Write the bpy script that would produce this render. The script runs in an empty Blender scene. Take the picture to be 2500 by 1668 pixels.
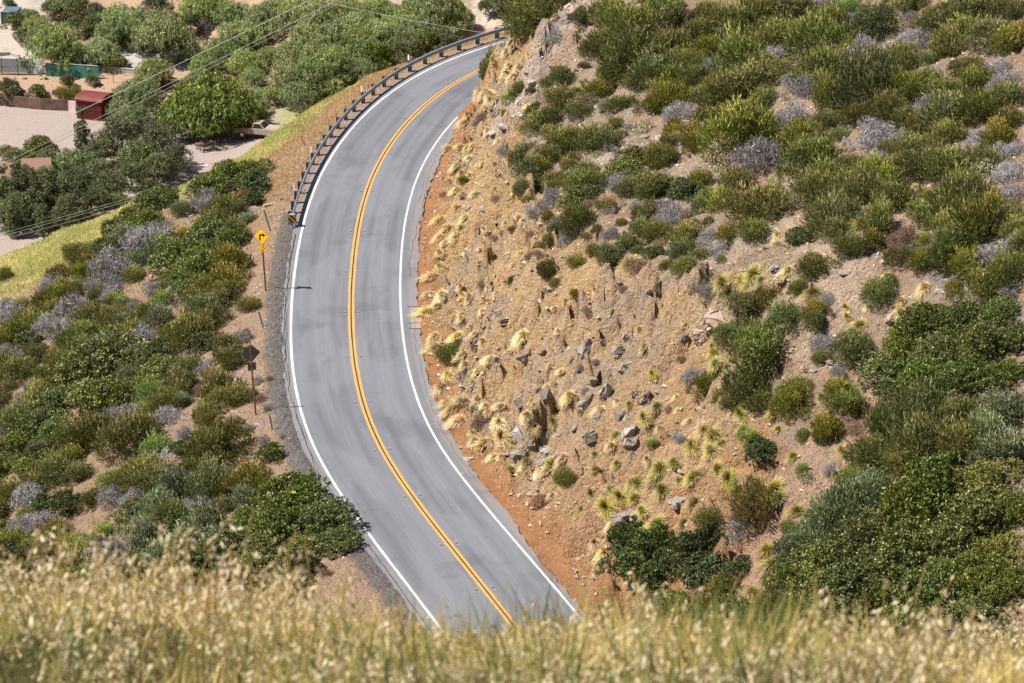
import bpy, math
import numpy as np
from mathutils import Vector, Matrix
rng = np.random.default_rng(7)
SC = bpy.context.scene
COL = SC.collection
rad = math.radians

# ------------------------------------------------------------ camera
F = 7700.0                      # focal length in pixels of a 2500 px wide frame
TH = rad(21.5)                  # looking down by
CZ = 66.0                       # height above the road
cam = bpy.data.cameras.new('camera')
cam.lens = F / 2500 * 36; cam.sensor_width = 36; cam.clip_start = 0.5; cam.clip_end = 3000
cam.dof.use_dof = True; cam.dof.focus_distance = 190.0; cam.dof.aperture_fstop = 7.1
camo = bpy.data.objects.new('camera', cam); COL.objects.link(camo)
camo.location = (0, 0, CZ); camo.rotation_euler = (rad(90) - TH, 0, 0)
SC.camera = camo

# ------------------------------------------------------------ sky and sun
SUN_EL, SUN_AZ = rad(54), math.atan2(-0.17, -0.98)        # sun stands to the left, a little behind the camera
world = bpy.data.worlds.new('World'); SC.world = world; world.use_nodes = True
nt = world.node_tree; bg = nt.nodes['Background']
sky = nt.nodes.new('ShaderNodeTexSky'); sky.sky_type = 'NISHITA'; sky.sun_disc = False
sky.sun_elevation = SUN_EL; sky.sun_rotation = rad(90) - SUN_AZ
nt.links.new(sky.outputs[0], bg.inputs[0]); bg.inputs[1].default_value = 0.05
sl = bpy.data.lights.new('sun', 'SUN'); sl.energy = 5.0; sl.angle = rad(0.5); sl.color = (1, 0.945, 0.86)
so = bpy.data.objects.new('sun', sl); COL.objects.link(so)
sv = Vector((math.cos(SUN_AZ) * math.cos(SUN_EL), math.sin(SUN_AZ) * math.cos(SUN_EL), math.sin(SUN_EL)))
so.rotation_euler = sv.to_track_quat('Z', 'Y').to_euler(); so.location = (-60, 100, 120)
vs = SC.view_settings; vs.view_transform = 'Standard'; vs.look = 'None'; vs.exposure = 0.92; vs.gamma = 1
SC.cycles.use_denoising = False; SC.cycles.max_bounces = 5; SC.cycles.diffuse_bounces = 2; SC.cycles.transmission_bounces = 2; SC.cycles.transparent_max_bounces = 4

# ------------------------------------------------------------ pixel rays (2500 x 1668) used to find where on the ground a thing stands
K = 2500 / 2350
C0 = np.array([0, 0, CZ]); FW = np.array([0, math.cos(TH), -math.sin(TH)]); UP = np.array([0, math.sin(TH), math.cos(TH)])
def ray(px, py):
    return FW + np.array([1.0, 0, 0]) * ((px - 1250) / F) + UP * ((834 - py) / F)
def onz(px, py, z=0.0):
    r = ray(px, py); return C0 + r * ((z - CZ) / r[2])
def project(p):
    v = np.asarray(p, float) - C0; d = v @ FW
    return 1250 + F * v[0] / d, 834 - F * (v @ UP) / d, d

# ------------------------------------------------------------ noise
def _h(ix, iy, seed):
    n = (ix.astype(np.int64) * 374761393 + iy.astype(np.int64) * 668265263 + seed * 1274126177) & 0xffffffff
    n = ((n ^ (n >> 13)) * 1274126177) & 0xffffffff
    n = ((n ^ (n >> 16)) * 2246822519) & 0xffffffff
    return ((n ^ (n >> 15)) & 0xffffff) / float(0xffffff)
def vnoise(x, y, seed=0):
    ix = np.floor(x); iy = np.floor(y); fx = x - ix; fy = y - iy
    fx = fx * fx * (3 - 2 * fx); fy = fy * fy * (3 - 2 * fy)
    a = _h(ix, iy, seed); b = _h(ix + 1, iy, seed); c = _h(ix, iy + 1, seed); d = _h(ix + 1, iy + 1, seed)
    return (a * (1 - fx) + b * fx) * (1 - fy) + (c * (1 - fx) + d * fx) * fy
def fbm(x, y, seed=0, o=4):
    t = 0; a = 0.5
    for k in range(o):
        t = t + a * (vnoise(x, y, seed + k * 17) - 0.5) * 2; x = x * 2.03 + 7.1; y = y * 2.03 - 3.7; a *= 0.5
    return t
def facet(x, y, seed=0):
    """tilted blocks: each cell of a jittered grid is a small plane of its own"""
    ix = np.floor(x); iy = np.floor(y); best = np.full(x.shape, 9.0); val = np.zeros(x.shape)
    for dx in (-1, 0, 1):
        for dy in (-1, 0, 1):
            cx = ix + dx; cy = iy + dy
            qx = cx + _h(cx, cy, seed); qy = cy + _h(cx, cy, seed + 5)
            d = (x - qx) ** 2 + (y - qy) ** 2
            v = _h(cx, cy, seed + 9) - 0.5 + (x - qx) * (_h(cx, cy, seed + 11) - 0.5) * 1.4 + (y - qy) * (_h(cx, cy, seed + 13) - 0.5) * 1.4
            m = d < best; best = np.where(m, d, best); val = np.where(m, v, val)
    return val
def sstep(a, b, x):
    t = np.clip((x - a) / (b - a), 0, 1); return t * t * (3 - 2 * t)
def smin(a, b, k):
    h = np.clip(0.5 + 0.5 * (b - a) / k, 0, 1); return b * (1 - h) + a * h - k * h * (1 - h)

# ------------------------------------------------------------ the road's centre line
YL = [(1100,155),(1040,185),(980,225),(925,280),(880,340),(850,400),(828,460),(815,530),(806,620),(801,700),(803,780),(811,860),(830,950),(860,1020),(905,1085),(960,1160),(1020,1240),(1080,1310),(1130,1370),(1180,1440)]
cl = np.array([onz(x * K, y * K)[:2] for x, y in YL][::-1])
d0 = cl[0] - cl[3]; d0 /= np.hypot(*d0)
pre = [cl[0] + d0 * t for t in (28, 21, 14, 7)]
post = []; p = cl[-1].copy(); hd = 31.0
for k in range(13):
    hd += 6.5; p = p + 4.2 * np.array([math.sin(rad(hd)), math.cos(rad(hd))]); post.append(p)
cl = np.vstack([pre, cl, post])
for _ in range(3):
    c2 = cl.copy(); c2[1:-1] = 0.25 * cl[:-2] + 0.5 * cl[1:-1] + 0.25 * cl[2:]; cl = c2
def catmull(P, n=14):
    out = []
    for i in range(len(P) - 1):
        p0 = P[max(i - 1, 0)]; p1 = P[i]; p2 = P[i + 1]; p3 = P[min(i + 2, len(P) - 1)]
        for t in np.arange(n) / n:
            out.append(0.5 * ((2 * p1) + (-p0 + p2) * t + (2 * p0 - 5 * p1 + 4 * p2 - p3) * t * t + (-p0 + 3 * p1 - 3 * p2 + p3) * t ** 3))
    out.append(P[-1]); return np.array(out)
cc = catmull(cl)
al = np.r_[0, np.cumsum(np.hypot(*np.diff(cc, axis=0).T))]
SMAX = al[-1]; SS = np.arange(0, SMAX, 0.4)
CX = np.interp(SS, al, cc[:, 0]); CY = np.interp(SS, al, cc[:, 1])
TX = np.gradient(CX); TY = np.gradient(CY); tl = np.hypot(TX, TY); TX /= tl; TY /= tl      # heading; right side = (TY, -TX)
def road_pt(s, d):
    s = np.asarray(s, float)
    x = np.interp(s, SS, CX); y = np.interp(s, SS, CY); tx = np.interp(s, SS, TX); ty = np.interp(s, SS, TY)
    return x + ty * d, y - tx * d
def road_sd(x, y):
    """signed distance to the centre line (right +) and arc length, for arrays"""
    sh = x.shape; x = x.ravel(); y = y.ravel(); D = np.empty(x.shape); S = np.empty(x.shape)
    for i in range(0, len(x), 20000):
        xx = x[i:i + 20000, None]; yy = y[i:i + 20000, None]
        k = np.argmin((xx - CX) ** 2 + (yy - CY) ** 2, axis=1)
        vx = x[i:i + 20000] - CX[k]; vy = y[i:i + 20000] - CY[k]
        al_ = vx * TX[k] + vy * TY[k]; la = vx * TY[k] - vy * TX[k]
        end = ((k == 0) | (k == len(CX) - 1))
        D[i:i + 20000] = np.where(end, np.sign(la) * np.hypot(vx, vy), la); S[i:i + 20000] = SS[k] + np.clip(al_, -0.4, 0.4)
    return D.reshape(sh), S.reshape(sh)
def s_at(px, py):
    p = onz(px, py); d, s = road_sd(np.array([p[0]]), np.array([p[1]])); return float(s[0]), float(d[0])
ER = 4.05       # pavement edge right of the centre line
ELF = -4.0      # pavement edge left of it
def cutz(a): return np.where(a < 1.6, 0.62 * a, 0.99 + 1.02 * (a - 1.6))

# the hill above the cutting: heights where its brink shows, then a smooth sheet through them
BR = [(1155,110,0),(1215,60,1),(1300,10,1),(1180,290,0),(1185,440,0),(1245,560,0),(1400,610,0),(1590,640,0),(1660,740,0),(1620,880,0),(1640,980,0),(1500,1070,0),(1360,1150,0),(1400,1230,0)]
def cut_hit(px, py):
    r = ray(px, py); t = np.linspace(100, 300, 1600)
    P = C0 + r * t[:, None]; d, s = road_sd(P[:, 0], P[:, 1])
    f = P[:, 2] - cutz(np.maximum(d - ER, 0)) ; i = np.argmax((f < 0) & (d > ER - 1))
    return P[i]
BP = np.array([cut_hit(x * K, y * K) for x, y, k in BR if k == 0])
A_ = np.c_[np.ones(len(BP)), BP[:, 0], BP[:, 1] - 190]
coef = np.linalg.lstsq(A_, BP[:, 2], rcond=None)[0]

# ------------------------------------------------------------ ground heights
def hillz(x, y):
    u = np.maximum(0, 148 - y + 0.5 * (8 - x))
    return 4.9 + 0.34 * x - 0.06 * (y - 185) - 0.45 * u
# ridge of the grassy shoulder on the left, beyond which the ground drops to the valley
def leftz(a): return np.where(a < 1.2, -0.10 * a, -0.12 - 0.40 * (a - 1.2))
def left_hit(px, py):
    r = ray(px, py); t = np.linspace(120, 300, 1800); P = C0 + r * t[:, None]
    d, s = road_sd(P[:, 0], P[:, 1]); f = P[:, 2] - leftz(np.maximum(-d + ELF, 0)); return P[np.argmax(f < 0)]
RG = [(-150,670),(0,600),(150,530),(260,480),(350,440),(460,395),(560,350),(640,298),(710,255),(780,212),(850,170),(930,128),(1000,100),(1080,82)]
RP = np.array([left_hit(x * K, y * K) for x, y in RG[:-3]]); RP = RP[np.argsort(RP[:, 0])]
RX = np.r_[-300, RP[:, 0], -7, -3, 2, 8, 14, 40, 300]; RY = np.r_[RP[0, 1] - 60, RP[:, 1], 232, 235, 238, 241, 243, 244, 244]
def wallx(x): return 326.0 - 0.13 * (x + 50)            # line of the low board wall behind the lot
def valz(x, y):
    w = y - wallx(x)
    z = -35.0 + np.where(w < 0, 0, np.minimum(w, 0.25) * 4.2 + np.maximum(w - 0.25, 0) * 0.16)
    z = z + np.maximum(w - 8, 0) * 0.20 + sstep(-32, -18, x) * 2.5 * sstep(285, 330, y)
    return z
def base_h(x, y, rough=True):
    near = (x > -70) & (x < 90) & (y > 100) & (y < 300)
    d = np.full(x.shape, 600.0) * np.where(x > 20, 1, -1); s = np.zeros(x.shape)
    dn, sn = road_sd(x[near], y[near]); d[near] = dn; s[near] = sn
    far = sstep(101, 110, s)
    a = d - ER + 1.1 * far + 0.25 * fbm(s * 0.5, s * 0, 3); ar = np.maximum(a, 0)
    hill = hillz(x, y) + 3.0 * sstep(190, 206, y) + 2.5 * np.exp(-((x - 4) ** 2 + (y - 212) ** 2) / 30)
    right = smin(cutz(ar) * (1 + 0.9 * far), np.maximum(hill, -30), 1.2) + 0.28 * (ar < 0.001)
    right = np.where(ar <= 0, 0, right)
    al_ = np.maximum(-d + ELF, 0)
    zl = leftz(al_)
    # berm of broken paving along the left edge, below the railing
    sb = sstep(40, 46, s) * (1 - sstep(84, 86, s)); zl = zl + 0.16 * sb * np.exp(-((al_ - 0.55) / 0.3) ** 2)
    ry = np.interp(x, RX, RY) + 0.5 * fbm(x * 0.4, x * 0, 21)
    drop = np.maximum(y - ry, 0); zl = zl - 0.85 * drop * sstep(0, 2, drop)
    zl = np.where(zl < -34, -36.5, zl)
    left = np.maximum(zl, np.where(y > 236, valz(x, y), -60))
    z = np.where(d > 0, right, left)
    # beyond the road's far bend everything falls to the valley
    back = (y > np.interp(x, RX, RY)) & (d < 0)
    fg = 66 - 0.533 * y + np.where(y < 11, 0.0, 0)
    fg = np.where(y < 11, 66 - 1.65 - y * 0.383, fg)
    fg = np.minimum(fg, -0.1 + np.maximum(np.abs(d) - 4.3, 0) * 0.9)
    z = np.maximum(z, np.where(y < 135, fg, -99))
    onroad = (d > ELF) & (d < ER) & near & (ar < 0.001)
    if rough:
        fac_r = sstep(0.2, 2.0, ar) * (d > 0)
        lim = sstep(0.3, 3.0, al_) * (d < 0) * (y < 262)
        n1 = fbm(x * 0.11, y * 0.11, 1, 4) * 1.5; n2 = fbm(x * 0.55, y * 0.55, 2, 4) * 0.35
        incut = (cutz(ar) < hill + 1.0) * (y > 100)
        fx = x + 0.6 * fbm(x * .5, y * .5, 60); fy = y * 0.62 + z * 0.5 + 0.6 * fbm(x * .5, y * .5, 61)
        rk = facet(fx * 0.6, fy * 0.6, 31) * 1.1 + facet(fx * 1.5, fy * 1.5, 37) * 0.6 + facet(fx * 3.6, fy * 3.6, 39) * 0.24
        rockmask = sstep(-0.15, 0.35, fbm(x * 0.16, y * 0.16, 41) + 0.25)
        rill = -np.abs(fbm(s * 0.75 + 0.25 * fbm(ar, s * 0, 63), ar * 0.10, 62, 4)) * 1.9 * incut
        rill = np.where(s > 0, rill, 0)
        zz = z + fac_r * (rill + n1 * np.where(incut, 0.35, 0.8) + n2 + rk * np.where(incut, 0.30 + 0.9 * rockmask, 0.25))
        zz = zz + lim * (n1 * 0.55 + n2 * 0.7)
        zz = zz + np.where((y < 125) & (z <= fg + 0.01), n2 * 0.3, 0) * (y > 8)
        zz = zz + (y >= 262) * sstep(8, 16, y - wallx(x)) * (n1 * 0.8 + n2)
        sh = np.where((d < ELF) & (al_ < 1.5) & near, 0.05 * fbm(x * 2.5, y * 2.5, 51, 3), 0)
        z = zz + sh
    z = np.where(onroad, -0.10, z)
    return z, d, s
def axis(parts):
    o = []
    for a, b, st in parts: o += list(np.arange(a, b, st))
    return np.array(o + [parts[-1][1]])
GX = axis([(-700, -70, 22), (-70, -36, 0.9), (-36, 42, 0.19), (42, 75, 1.0), (75, 700, 25)])
GY = axis([(-60, 4, 4), (4, 20, 0.5), (20, 108, 3), (108, 262, 0.24), (262, 372, 0.6), (372, 450, 4), (450, 1400, 50)])
XX, YY = np.meshgrid(GX, GY)
ZZ, DD, S_ = base_h(XX, YY)
def grid_at(A, x, y):
    x = np.asarray(x, float); y = np.asarray(y, float)
    i = np.clip(np.searchsorted(GX, x) - 1, 0, len(GX) - 2); j = np.clip(np.searchsorted(GY, y) - 1, 0, len(GY) - 2)
    u = np.clip((x - GX[i]) / (GX[i + 1] - GX[i]), 0, 1); v = np.clip((y - GY[j]) / (GY[j + 1] - GY[j]), 0, 1)
    return (A[j, i] * (1 - u) + A[j, i + 1] * u) * (1 - v) + (A[j + 1, i] * (1 - u) + A[j + 1, i + 1] * u) * v
def H(x, y): return grid_at(ZZ, x, y)
def hit(px, py, valley=False):
    r = ray(px, py); t = np.linspace(255 if valley else 105, 460, 3500); P = C0 + r * t[:, None]
    f = P[:, 2] - (valz(P[:, 0], P[:, 1]) if valley else H(P[:, 0], P[:, 1]))
    i = int(np.argmax(f < 0)); i = max(i, 1)
    w = f[i - 1] / (f[i - 1] - f[i] + 1e-9); q = P[i - 1] + (P[i] - P[i - 1]) * np.clip(w, 0, 1)
    if not valley: q[2] = H(q[0], q[1])
    else: q[2] = valz(q[0:1], q[1:2])[0]
    return q

# ------------------------------------------------------------ mesh helpers
def mesh_np(name, V, Q, mats=(), attrs=None, smooth=False, fm=None):
    me = bpy.data.meshes.new(name); V = np.asarray(V, np.float32); Q = np.asarray(Q, np.int32); n, k = Q.shape
    me.vertices.add(len(V)); me.vertices.foreach_set('co', V.ravel())
    me.loops.add(n * k); me.loops.foreach_set('vertex_index', Q.ravel())
    me.polygons.add(n); me.polygons.foreach_set('loop_start', np.arange(0, n * k, k, dtype=np.int32))
    if fm is not None: me.polygons.foreach_set('material_index', np.asarray(fm, np.int32))
    me.polygons.foreach_set('use_smooth', np.full(n, smooth))
    for m in mats: me.materials.append(m)
    for an, av in (attrs or {}).items():
        av = np.asarray(av, np.float32)
        if av.ndim == 2:
            c = np.ones((len(V), 4), np.float32); c[:, :3] = av[:, :3]
            at = me.attributes.new(an, 'FLOAT_COLOR', 'POINT'); at.data.foreach_set('color', c.ravel())
        else:
            at = me.attributes.new(an, 'FLOAT', 'POINT'); at.data.foreach_set('value', av)
    me.update(calc_edges=True); return me
def tag(o, label=None, cat=None, group=None, kind=None):
    if label: o['label'] = label
    if cat: o['category'] = cat
    if group: o['group'] = group
    if kind: o['kind'] = kind
    return o
def obj(name, me, parent=None, loc=None, rot=None):
    o = bpy.data.objects.new(name, me); COL.objects.link(o)
    if parent is not None: o.parent = parent
    if loc is not None: o.location = loc
    if rot is not None: o.rotation_euler = rot
    return o
def thing(name, label, cat, loc=(0, 0, 0), rz=0, group=None):
    return tag(obj(name, None, loc=loc, rot=(0, 0, rz)), label, cat, group)
class MB:
    """collects boxes, tubes and prisms in local coordinates, built as one mesh"""
    def __init__(s): s.v = []; s.f = []; s.m = []
    def add(s, V, Fc, mi=0):
        b = len(s.v); s.v += [tuple(map(float, q)) for q in V]; s.f += [tuple(b + i for i in q) for q in Fc]; s.m += [mi] * len(Fc); return s
    def box(s, c, sz, rot=None, mi=0):
        hx, hy, hz = [q / 2 for q in sz]
        V = [Vector((x * hx, y * hy, z * hz)) for x in (-1, 1) for y in (-1, 1) for z in (-1, 1)]
        if rot is not None: V = [rot @ q for q in V]
        V = [q + Vector(c) for q in V]
        return s.add(V, [(0, 1, 3, 2), (4, 6, 7, 5), (0, 4, 5, 1), (2, 3, 7, 6), (0, 2, 6, 4), (1, 5, 7, 3)], mi)
    def tube(s, P, R, n=6, mi=0, cap=True):
        P = [Vector(q) for q in P]; R = list(R) if hasattr(R, '__len__') else [R] * len(P); V = []; Fc = []
        for i, q in enumerate(P):
            t = (P[min(i + 1, len(P) - 1)] - P[max(i - 1, 0)]).normalized()
            a = t.cross(Vector((0, 0, 1)) if abs(t.z) < 0.9 else Vector((1, 0, 0))).normalized(); b = t.cross(a)
            V += [q + (a * math.cos(2 * math.pi * k / n) + b * math.sin(2 * math.pi * k / n)) * R[i] for k in range(n)]
        for i in range(len(P) - 1):
            for k in range(n): Fc.append((i * n + k, i * n + (k + 1) % n, (i + 1) * n + (k + 1) % n, (i + 1) * n + k))
        if cap: Fc += [tuple(range(n))[::-1], tuple(range((len(P) - 1) * n, len(P) * n))]
        return s.add(V, Fc, mi)
    def prism(s, pts, d, mi=0, ax=1):
        """outline in the x-z plane pushed along y (ax=1), or x-y pushed along z (ax=2)"""
        n = len(pts)
        f = (lambda a, b, c: (a, c, b)) if ax == 1 else (lambda a, b, c: (a, b, c))
        V = [f(a, b, -d / 2) for a, b in pts] + [f(a, b, d / 2) for a, b in pts]
        return s.add(V, [tuple(range(n)), tuple(range(n, 2 * n))[::-1]] + [(i, i + n, (i + 1) % n + n, (i + 1) % n) for i in range(n)], mi)
    def mesh(s, name, *mats, smooth=False, bevel=0):
        me = bpy.data.meshes.new(name); me.from_pydata(s.v, [], s.f)
        for m in mats: me.materials.append(m)
        for p, mi in zip(me.polygons, s.m): p.material_index = mi; p.use_smooth = smooth
        import bmesh
        b = bmesh.new(); b.from_mesh(me); bmesh.ops.recalc_face_normals(b, faces=b.faces)
        if bevel: bmesh.ops.bevel(b, geom=list(b.edges), offset=bevel, segments=2, affect='EDGES', profile=0.5)
        b.to_mesh(me); b.free(); me.update(); return me

# ------------------------------------------------------------ material helpers
def mat(name, col=(0.5, 0.5, 0.5), rough=0.7, metal=0.0, spec=0.3):
    m = bpy.data.materials.new(name); m.use_nodes = True; p = m.node_tree.nodes['Principled BSDF']
    p.inputs['Base Color'].default_value = (*col, 1); p.inputs['Roughness'].default_value = rough; p.inputs['Metallic'].default_value = metal
    p.inputs['Specular IOR Level'].default_value = spec; return m
class NG:
    def __init__(s, m): s.t = m.node_tree; s.p = s.t.nodes['Principled BSDF']
    def n(s, ty, **kw):
        q = s.t.nodes.new(ty)
        for k, v in kw.items(): setattr(q, k, v)
        return q
    def l(s, a, b): s.t.links.new(a, b)
    def coord(s): return s.n('ShaderNodeNewGeometry').outputs['Position']
    def ocoord(s): return s.n('ShaderNodeTexCoord').outputs['Object']
    def mapping(s, v, scale): q = s.n('ShaderNodeMapping'); s.l(v, q.inputs[0]); q.inputs['Scale'].default_value = scale; return q.outputs[0]
    def noise(s, v, sc, det=5, rough=0.6, out='Fac'):
        q = s.n('ShaderNodeTexNoise'); s.l(v, q.inputs['Vector']); q.inputs['Scale'].default_value = sc; q.inputs['Detail'].default_value = det; q.inputs['Roughness'].default_value = rough; return q.outputs[out]
    def vor(s, v, sc, feat='F1', out='Distance'):
        q = s.n('ShaderNodeTexVoronoi', feature=feat); s.l(v, q.inputs['Vector']); q.inputs['Scale'].default_value = sc; return q.outputs[out]
    def rng(s, f, a, b, c=0.0, d=1.0):
        q = s.n('ShaderNodeMapRange'); s.l(f, q.inputs[0])
        for i, v in zip((1, 2, 3, 4), (a, b, c, d)): q.inputs[i].default_value = v
        return q.outputs[0]
    def mix(s, f, a, b, bt='MIX'):
        q = s.n('ShaderNodeMix', data_type='RGBA', blend_type=bt)
        for sock, v in ((q.inputs[0], f), (q.inputs[6], a), (q.inputs[7], b)):
            if isinstance(v, (int, float)): sock.default_value = v
            elif isinstance(v, tuple): sock.default_value = (*v, 1)
            else: s.l(v, sock)
        return q.outputs[2]
    def math(s, op, a, b=0.0):
        q = s.n('ShaderNodeMath', operation=op)
        for sock, v in ((q.inputs[0], a), (q.inputs[1], b)):
            if isinstance(v, (int, float)): sock.default_value = v
            else: s.l(v, sock)
        return q.outputs[0]
    def attr(s, nm): q = s.n('ShaderNodeAttribute'); q.attribute_name = nm; return q
    def bump(s, h, dist=0.05, st=1.0):
        q = s.n('ShaderNodeBump'); s.l(h, q.inputs['Height']); q.inputs['Distance'].default_value = dist; q.inputs['Strength'].default_value = st; s.l(q.outputs[0], s.p.inputs['Normal'])
    def col(s, c): s.l(c, s.p.inputs['Base Color'])
def mottled(name, a, b, sc=3.0, rough=0.8, metal=0.0, bump=0.0, obj_space=True, spec=0.3):
    m = mat(name, a, rough, metal, spec); g = NG(m); v = g.ocoord() if obj_space else g.coord()
    n = g.noise(v, sc, 6, 0.65); g.col(g.mix(g.rng(n, 0.35, 0.65), a, b))
    if bump: g.bump(n, bump)
    return m
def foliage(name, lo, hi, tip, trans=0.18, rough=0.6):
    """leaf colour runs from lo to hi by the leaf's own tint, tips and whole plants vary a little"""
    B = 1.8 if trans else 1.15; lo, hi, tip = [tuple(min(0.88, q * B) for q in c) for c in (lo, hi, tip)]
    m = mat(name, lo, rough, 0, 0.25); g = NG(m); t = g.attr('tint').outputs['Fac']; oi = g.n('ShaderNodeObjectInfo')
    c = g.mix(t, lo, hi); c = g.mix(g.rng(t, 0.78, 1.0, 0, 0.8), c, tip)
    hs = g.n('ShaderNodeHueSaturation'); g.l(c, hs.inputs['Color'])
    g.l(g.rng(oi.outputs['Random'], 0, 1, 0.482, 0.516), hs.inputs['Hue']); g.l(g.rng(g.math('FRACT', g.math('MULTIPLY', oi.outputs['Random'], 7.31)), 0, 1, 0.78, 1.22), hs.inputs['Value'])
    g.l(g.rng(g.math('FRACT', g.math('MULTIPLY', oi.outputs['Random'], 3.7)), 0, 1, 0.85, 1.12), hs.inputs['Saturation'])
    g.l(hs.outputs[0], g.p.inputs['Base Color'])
    if trans:
        tr = g.n('ShaderNodeBsdfTranslucent'); g.l(hs.outputs[0], tr.inputs[0]); ms = g.n('ShaderNodeMixShader'); ms.inputs[0].default_value = trans
        out = g.t.nodes['Material Output']; g.l(g.p.outputs[0], ms.inputs[1]); g.l(tr.outputs[0], ms.inputs[2]); g.l(ms.outputs[0], out.inputs[0])
    return m

# ------------------------------------------------------------ the ground sheet and its soils
def lerp3(c, col, w): return c * (1 - w[..., None]) + np.array(col) * w[..., None]
def near_line(pts, width, soft=0.5):
    P = np.array([hit(x * K, y * K)[:2] for x, y in pts]); D = np.full(XX.shape, 99.0)
    m = (XX > P[:, 0].min() - 4) & (XX < P[:, 0].max() + 4) & (YY > P[:, 1].min() - 8) & (YY < P[:, 1].max() + 8); q = np.stack([XX[m], YY[m]], -1); dd = np.full(len(q), 99.0)
    for a, b in zip(P[:-1], P[1:]):
        t = np.clip(((q - a) @ (b - a)) / ((b - a) @ (b - a)), 0, 1); dd = np.minimum(dd, np.linalg.norm(q - a - t[:, None] * (b - a), axis=1))
    D[m] = dd; return 1 - sstep(width, width + soft, D + 0.3 * fbm(XX, YY, 88, 3))
def soil():
    x, y, d, s = XX, YY, DD, S_
    n = fbm(x * 0.22, y * 0.22, 71, 4); n2 = fbm(x * 0.9, y * 0.9, 72, 3); c = np.zeros(x.shape + (3,)) + np.array((0.42, 0.29, 0.19))
    a = d - ER
    right = d > 0
    # upper hillside: pale pinkish soil and litter; cutting: tan and orange-brown
    c = lerp3(c, (0.47, 0.34, 0.25), right * sstep(0.0, 0.5, n + 0.1))
    c = lerp3(c, (0.36, 0.31, 0.27), right * sstep(0.1, 0.5, n2))
    incut = right * (cutz(np.maximum(a, 0)) < hillz(x, y) + 0.8)
    c = lerp3(c, (0.56, 0.37, 0.185), incut * 0.9)
    c = lerp3(c, (0.48, 0.34, 0.225), incut * sstep(0.05, 0.45, fbm(x * 0.3 + 4, y * 0.12, 75)) * 0.7)
    gr = incut * sstep(-0.05, 0.35, fbm(x * 0.16, y * 0.16, 41) + 0.15) * sstep(-0.05, 0.25, facet((x + 0.6 * fbm(x * .5, y * .5, 60)) * 0.9, (y * 0.62 + ZZ * 0.5) * 0.9, 33)); c = lerp3(c, (0.37, 0.325, 0.28), gr * 0.5)
    c = lerp3(c, (0.44, 0.215, 0.095), incut * (1 - sstep(0.4, 1.8, a + 0.6 * n2)))
    low = right * sstep(150, 136, y) * (a < 9)
    c = lerp3(c, (0.43, 0.225, 0.115), low * 0.6)
    for pts, wd, colr in (([(1790,420),(1815,455),(1845,490),(1870,530),(1900,580),(1935,630),(1945,660)], 0.95, (0.56, 0.42, 0.30)), ([(1700,800),(1680,900),(1640,960),(1590,1010),(1530,1080),(1490,1120)], 1.0, (0.56, 0.38, 0.22)), ([(1960,960),(1900,1040),(1880,1100),(1850,1160),(1790,1240),(1750,1330)], 1.2, (0.52, 0.34, 0.23)), ([(1560,560),(1640,590),(1700,560)], 0.6, (0.56, 0.44, 0.34)), ([(1350,380),(1420,350),(1520,330)], 0.6, (0.58, 0.46, 0.37)), ([(1650,700),(1780,720),(1830,760)], 0.8, (0.55, 0.41, 0.28)), ([(1330,0),(1270,80),(1210,170),(1160,260)], 0.8, (0.52, 0.42, 0.35))):
        c = lerp3(c, colr, near_line(pts, wd, 0.8) * 0.9)
    # left of the road
    al_ = np.maximum(-d + ELF, 0); left = (d < 0) & (y > 108) & (y < 262)
    c = lerp3(c, (0.44, 0.30, 0.20), left * 1.0)
    c = lerp3(c, (0.20, 0.18, 0.17), left * (1 - sstep(0.85, 1.25, al_ + 0.35 * n2)) * (s < 88))      # broken paving
    rail = sstep(82, 92, s) * left
    c = lerp3(c, (0.43, 0.285, 0.16), rail * sstep(0.6, 1.6, al_))
    grass = left * sstep(0, 3, y - np.interp(x, RX, RY) + 5 + 0.42 * np.maximum(-x - 15, 0) + 1.5 * n) * (1 - (s > 78) * (1 - sstep(3.0, 5.5, al_ + n))) * (x < -11)
    c = lerp3(c, (0.42, 0.38, 0.11), grass)
    c = lerp3(c, (0.48, 0.38, 0.17), grass * sstep(0, 0.4, n2))
    c = lerp3(c, (0.30, 0.33, 0.085), grass * sstep(0.0, 0.4, n))
    # valley
    v = y > 262; w = y - wallx(x)
    c = lerp3(c, (0.31, 0.215, 0.145), v * 1.0)
    lot = v * (w < -0.8 + 0.5 * n2) * (x < -23)
    c = lerp3(c, (0.285, 0.235, 0.21), lot * 1.0)
    c = lerp3(c, (0.20, 0.21, 0.08), v * sstep(-30, -22, x) * sstep(0, 0.4, n))
    drive = v * (x < -52.3 - 0.035 * (w - 4)) * (w > 6)
    c = lerp3(c, (0.36, 0.315, 0.275), drive * 1.0)
    pth = v * (w > 7.5) * (w < 11.5) * (x > -46) * (x < -30)
    c = lerp3(c, (0.34, 0.31, 0.285), pth * 1.0)
    bare = v * (x > -14) * (x < 14) * (w > 14) * (w < 34); c = lerp3(c, (0.40, 0.32, 0.26), bare * 1.0)
    fgm = (y < 112); c = lerp3(c, (0.20, 0.15, 0.06), fgm * 1.0)
    return c
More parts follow.
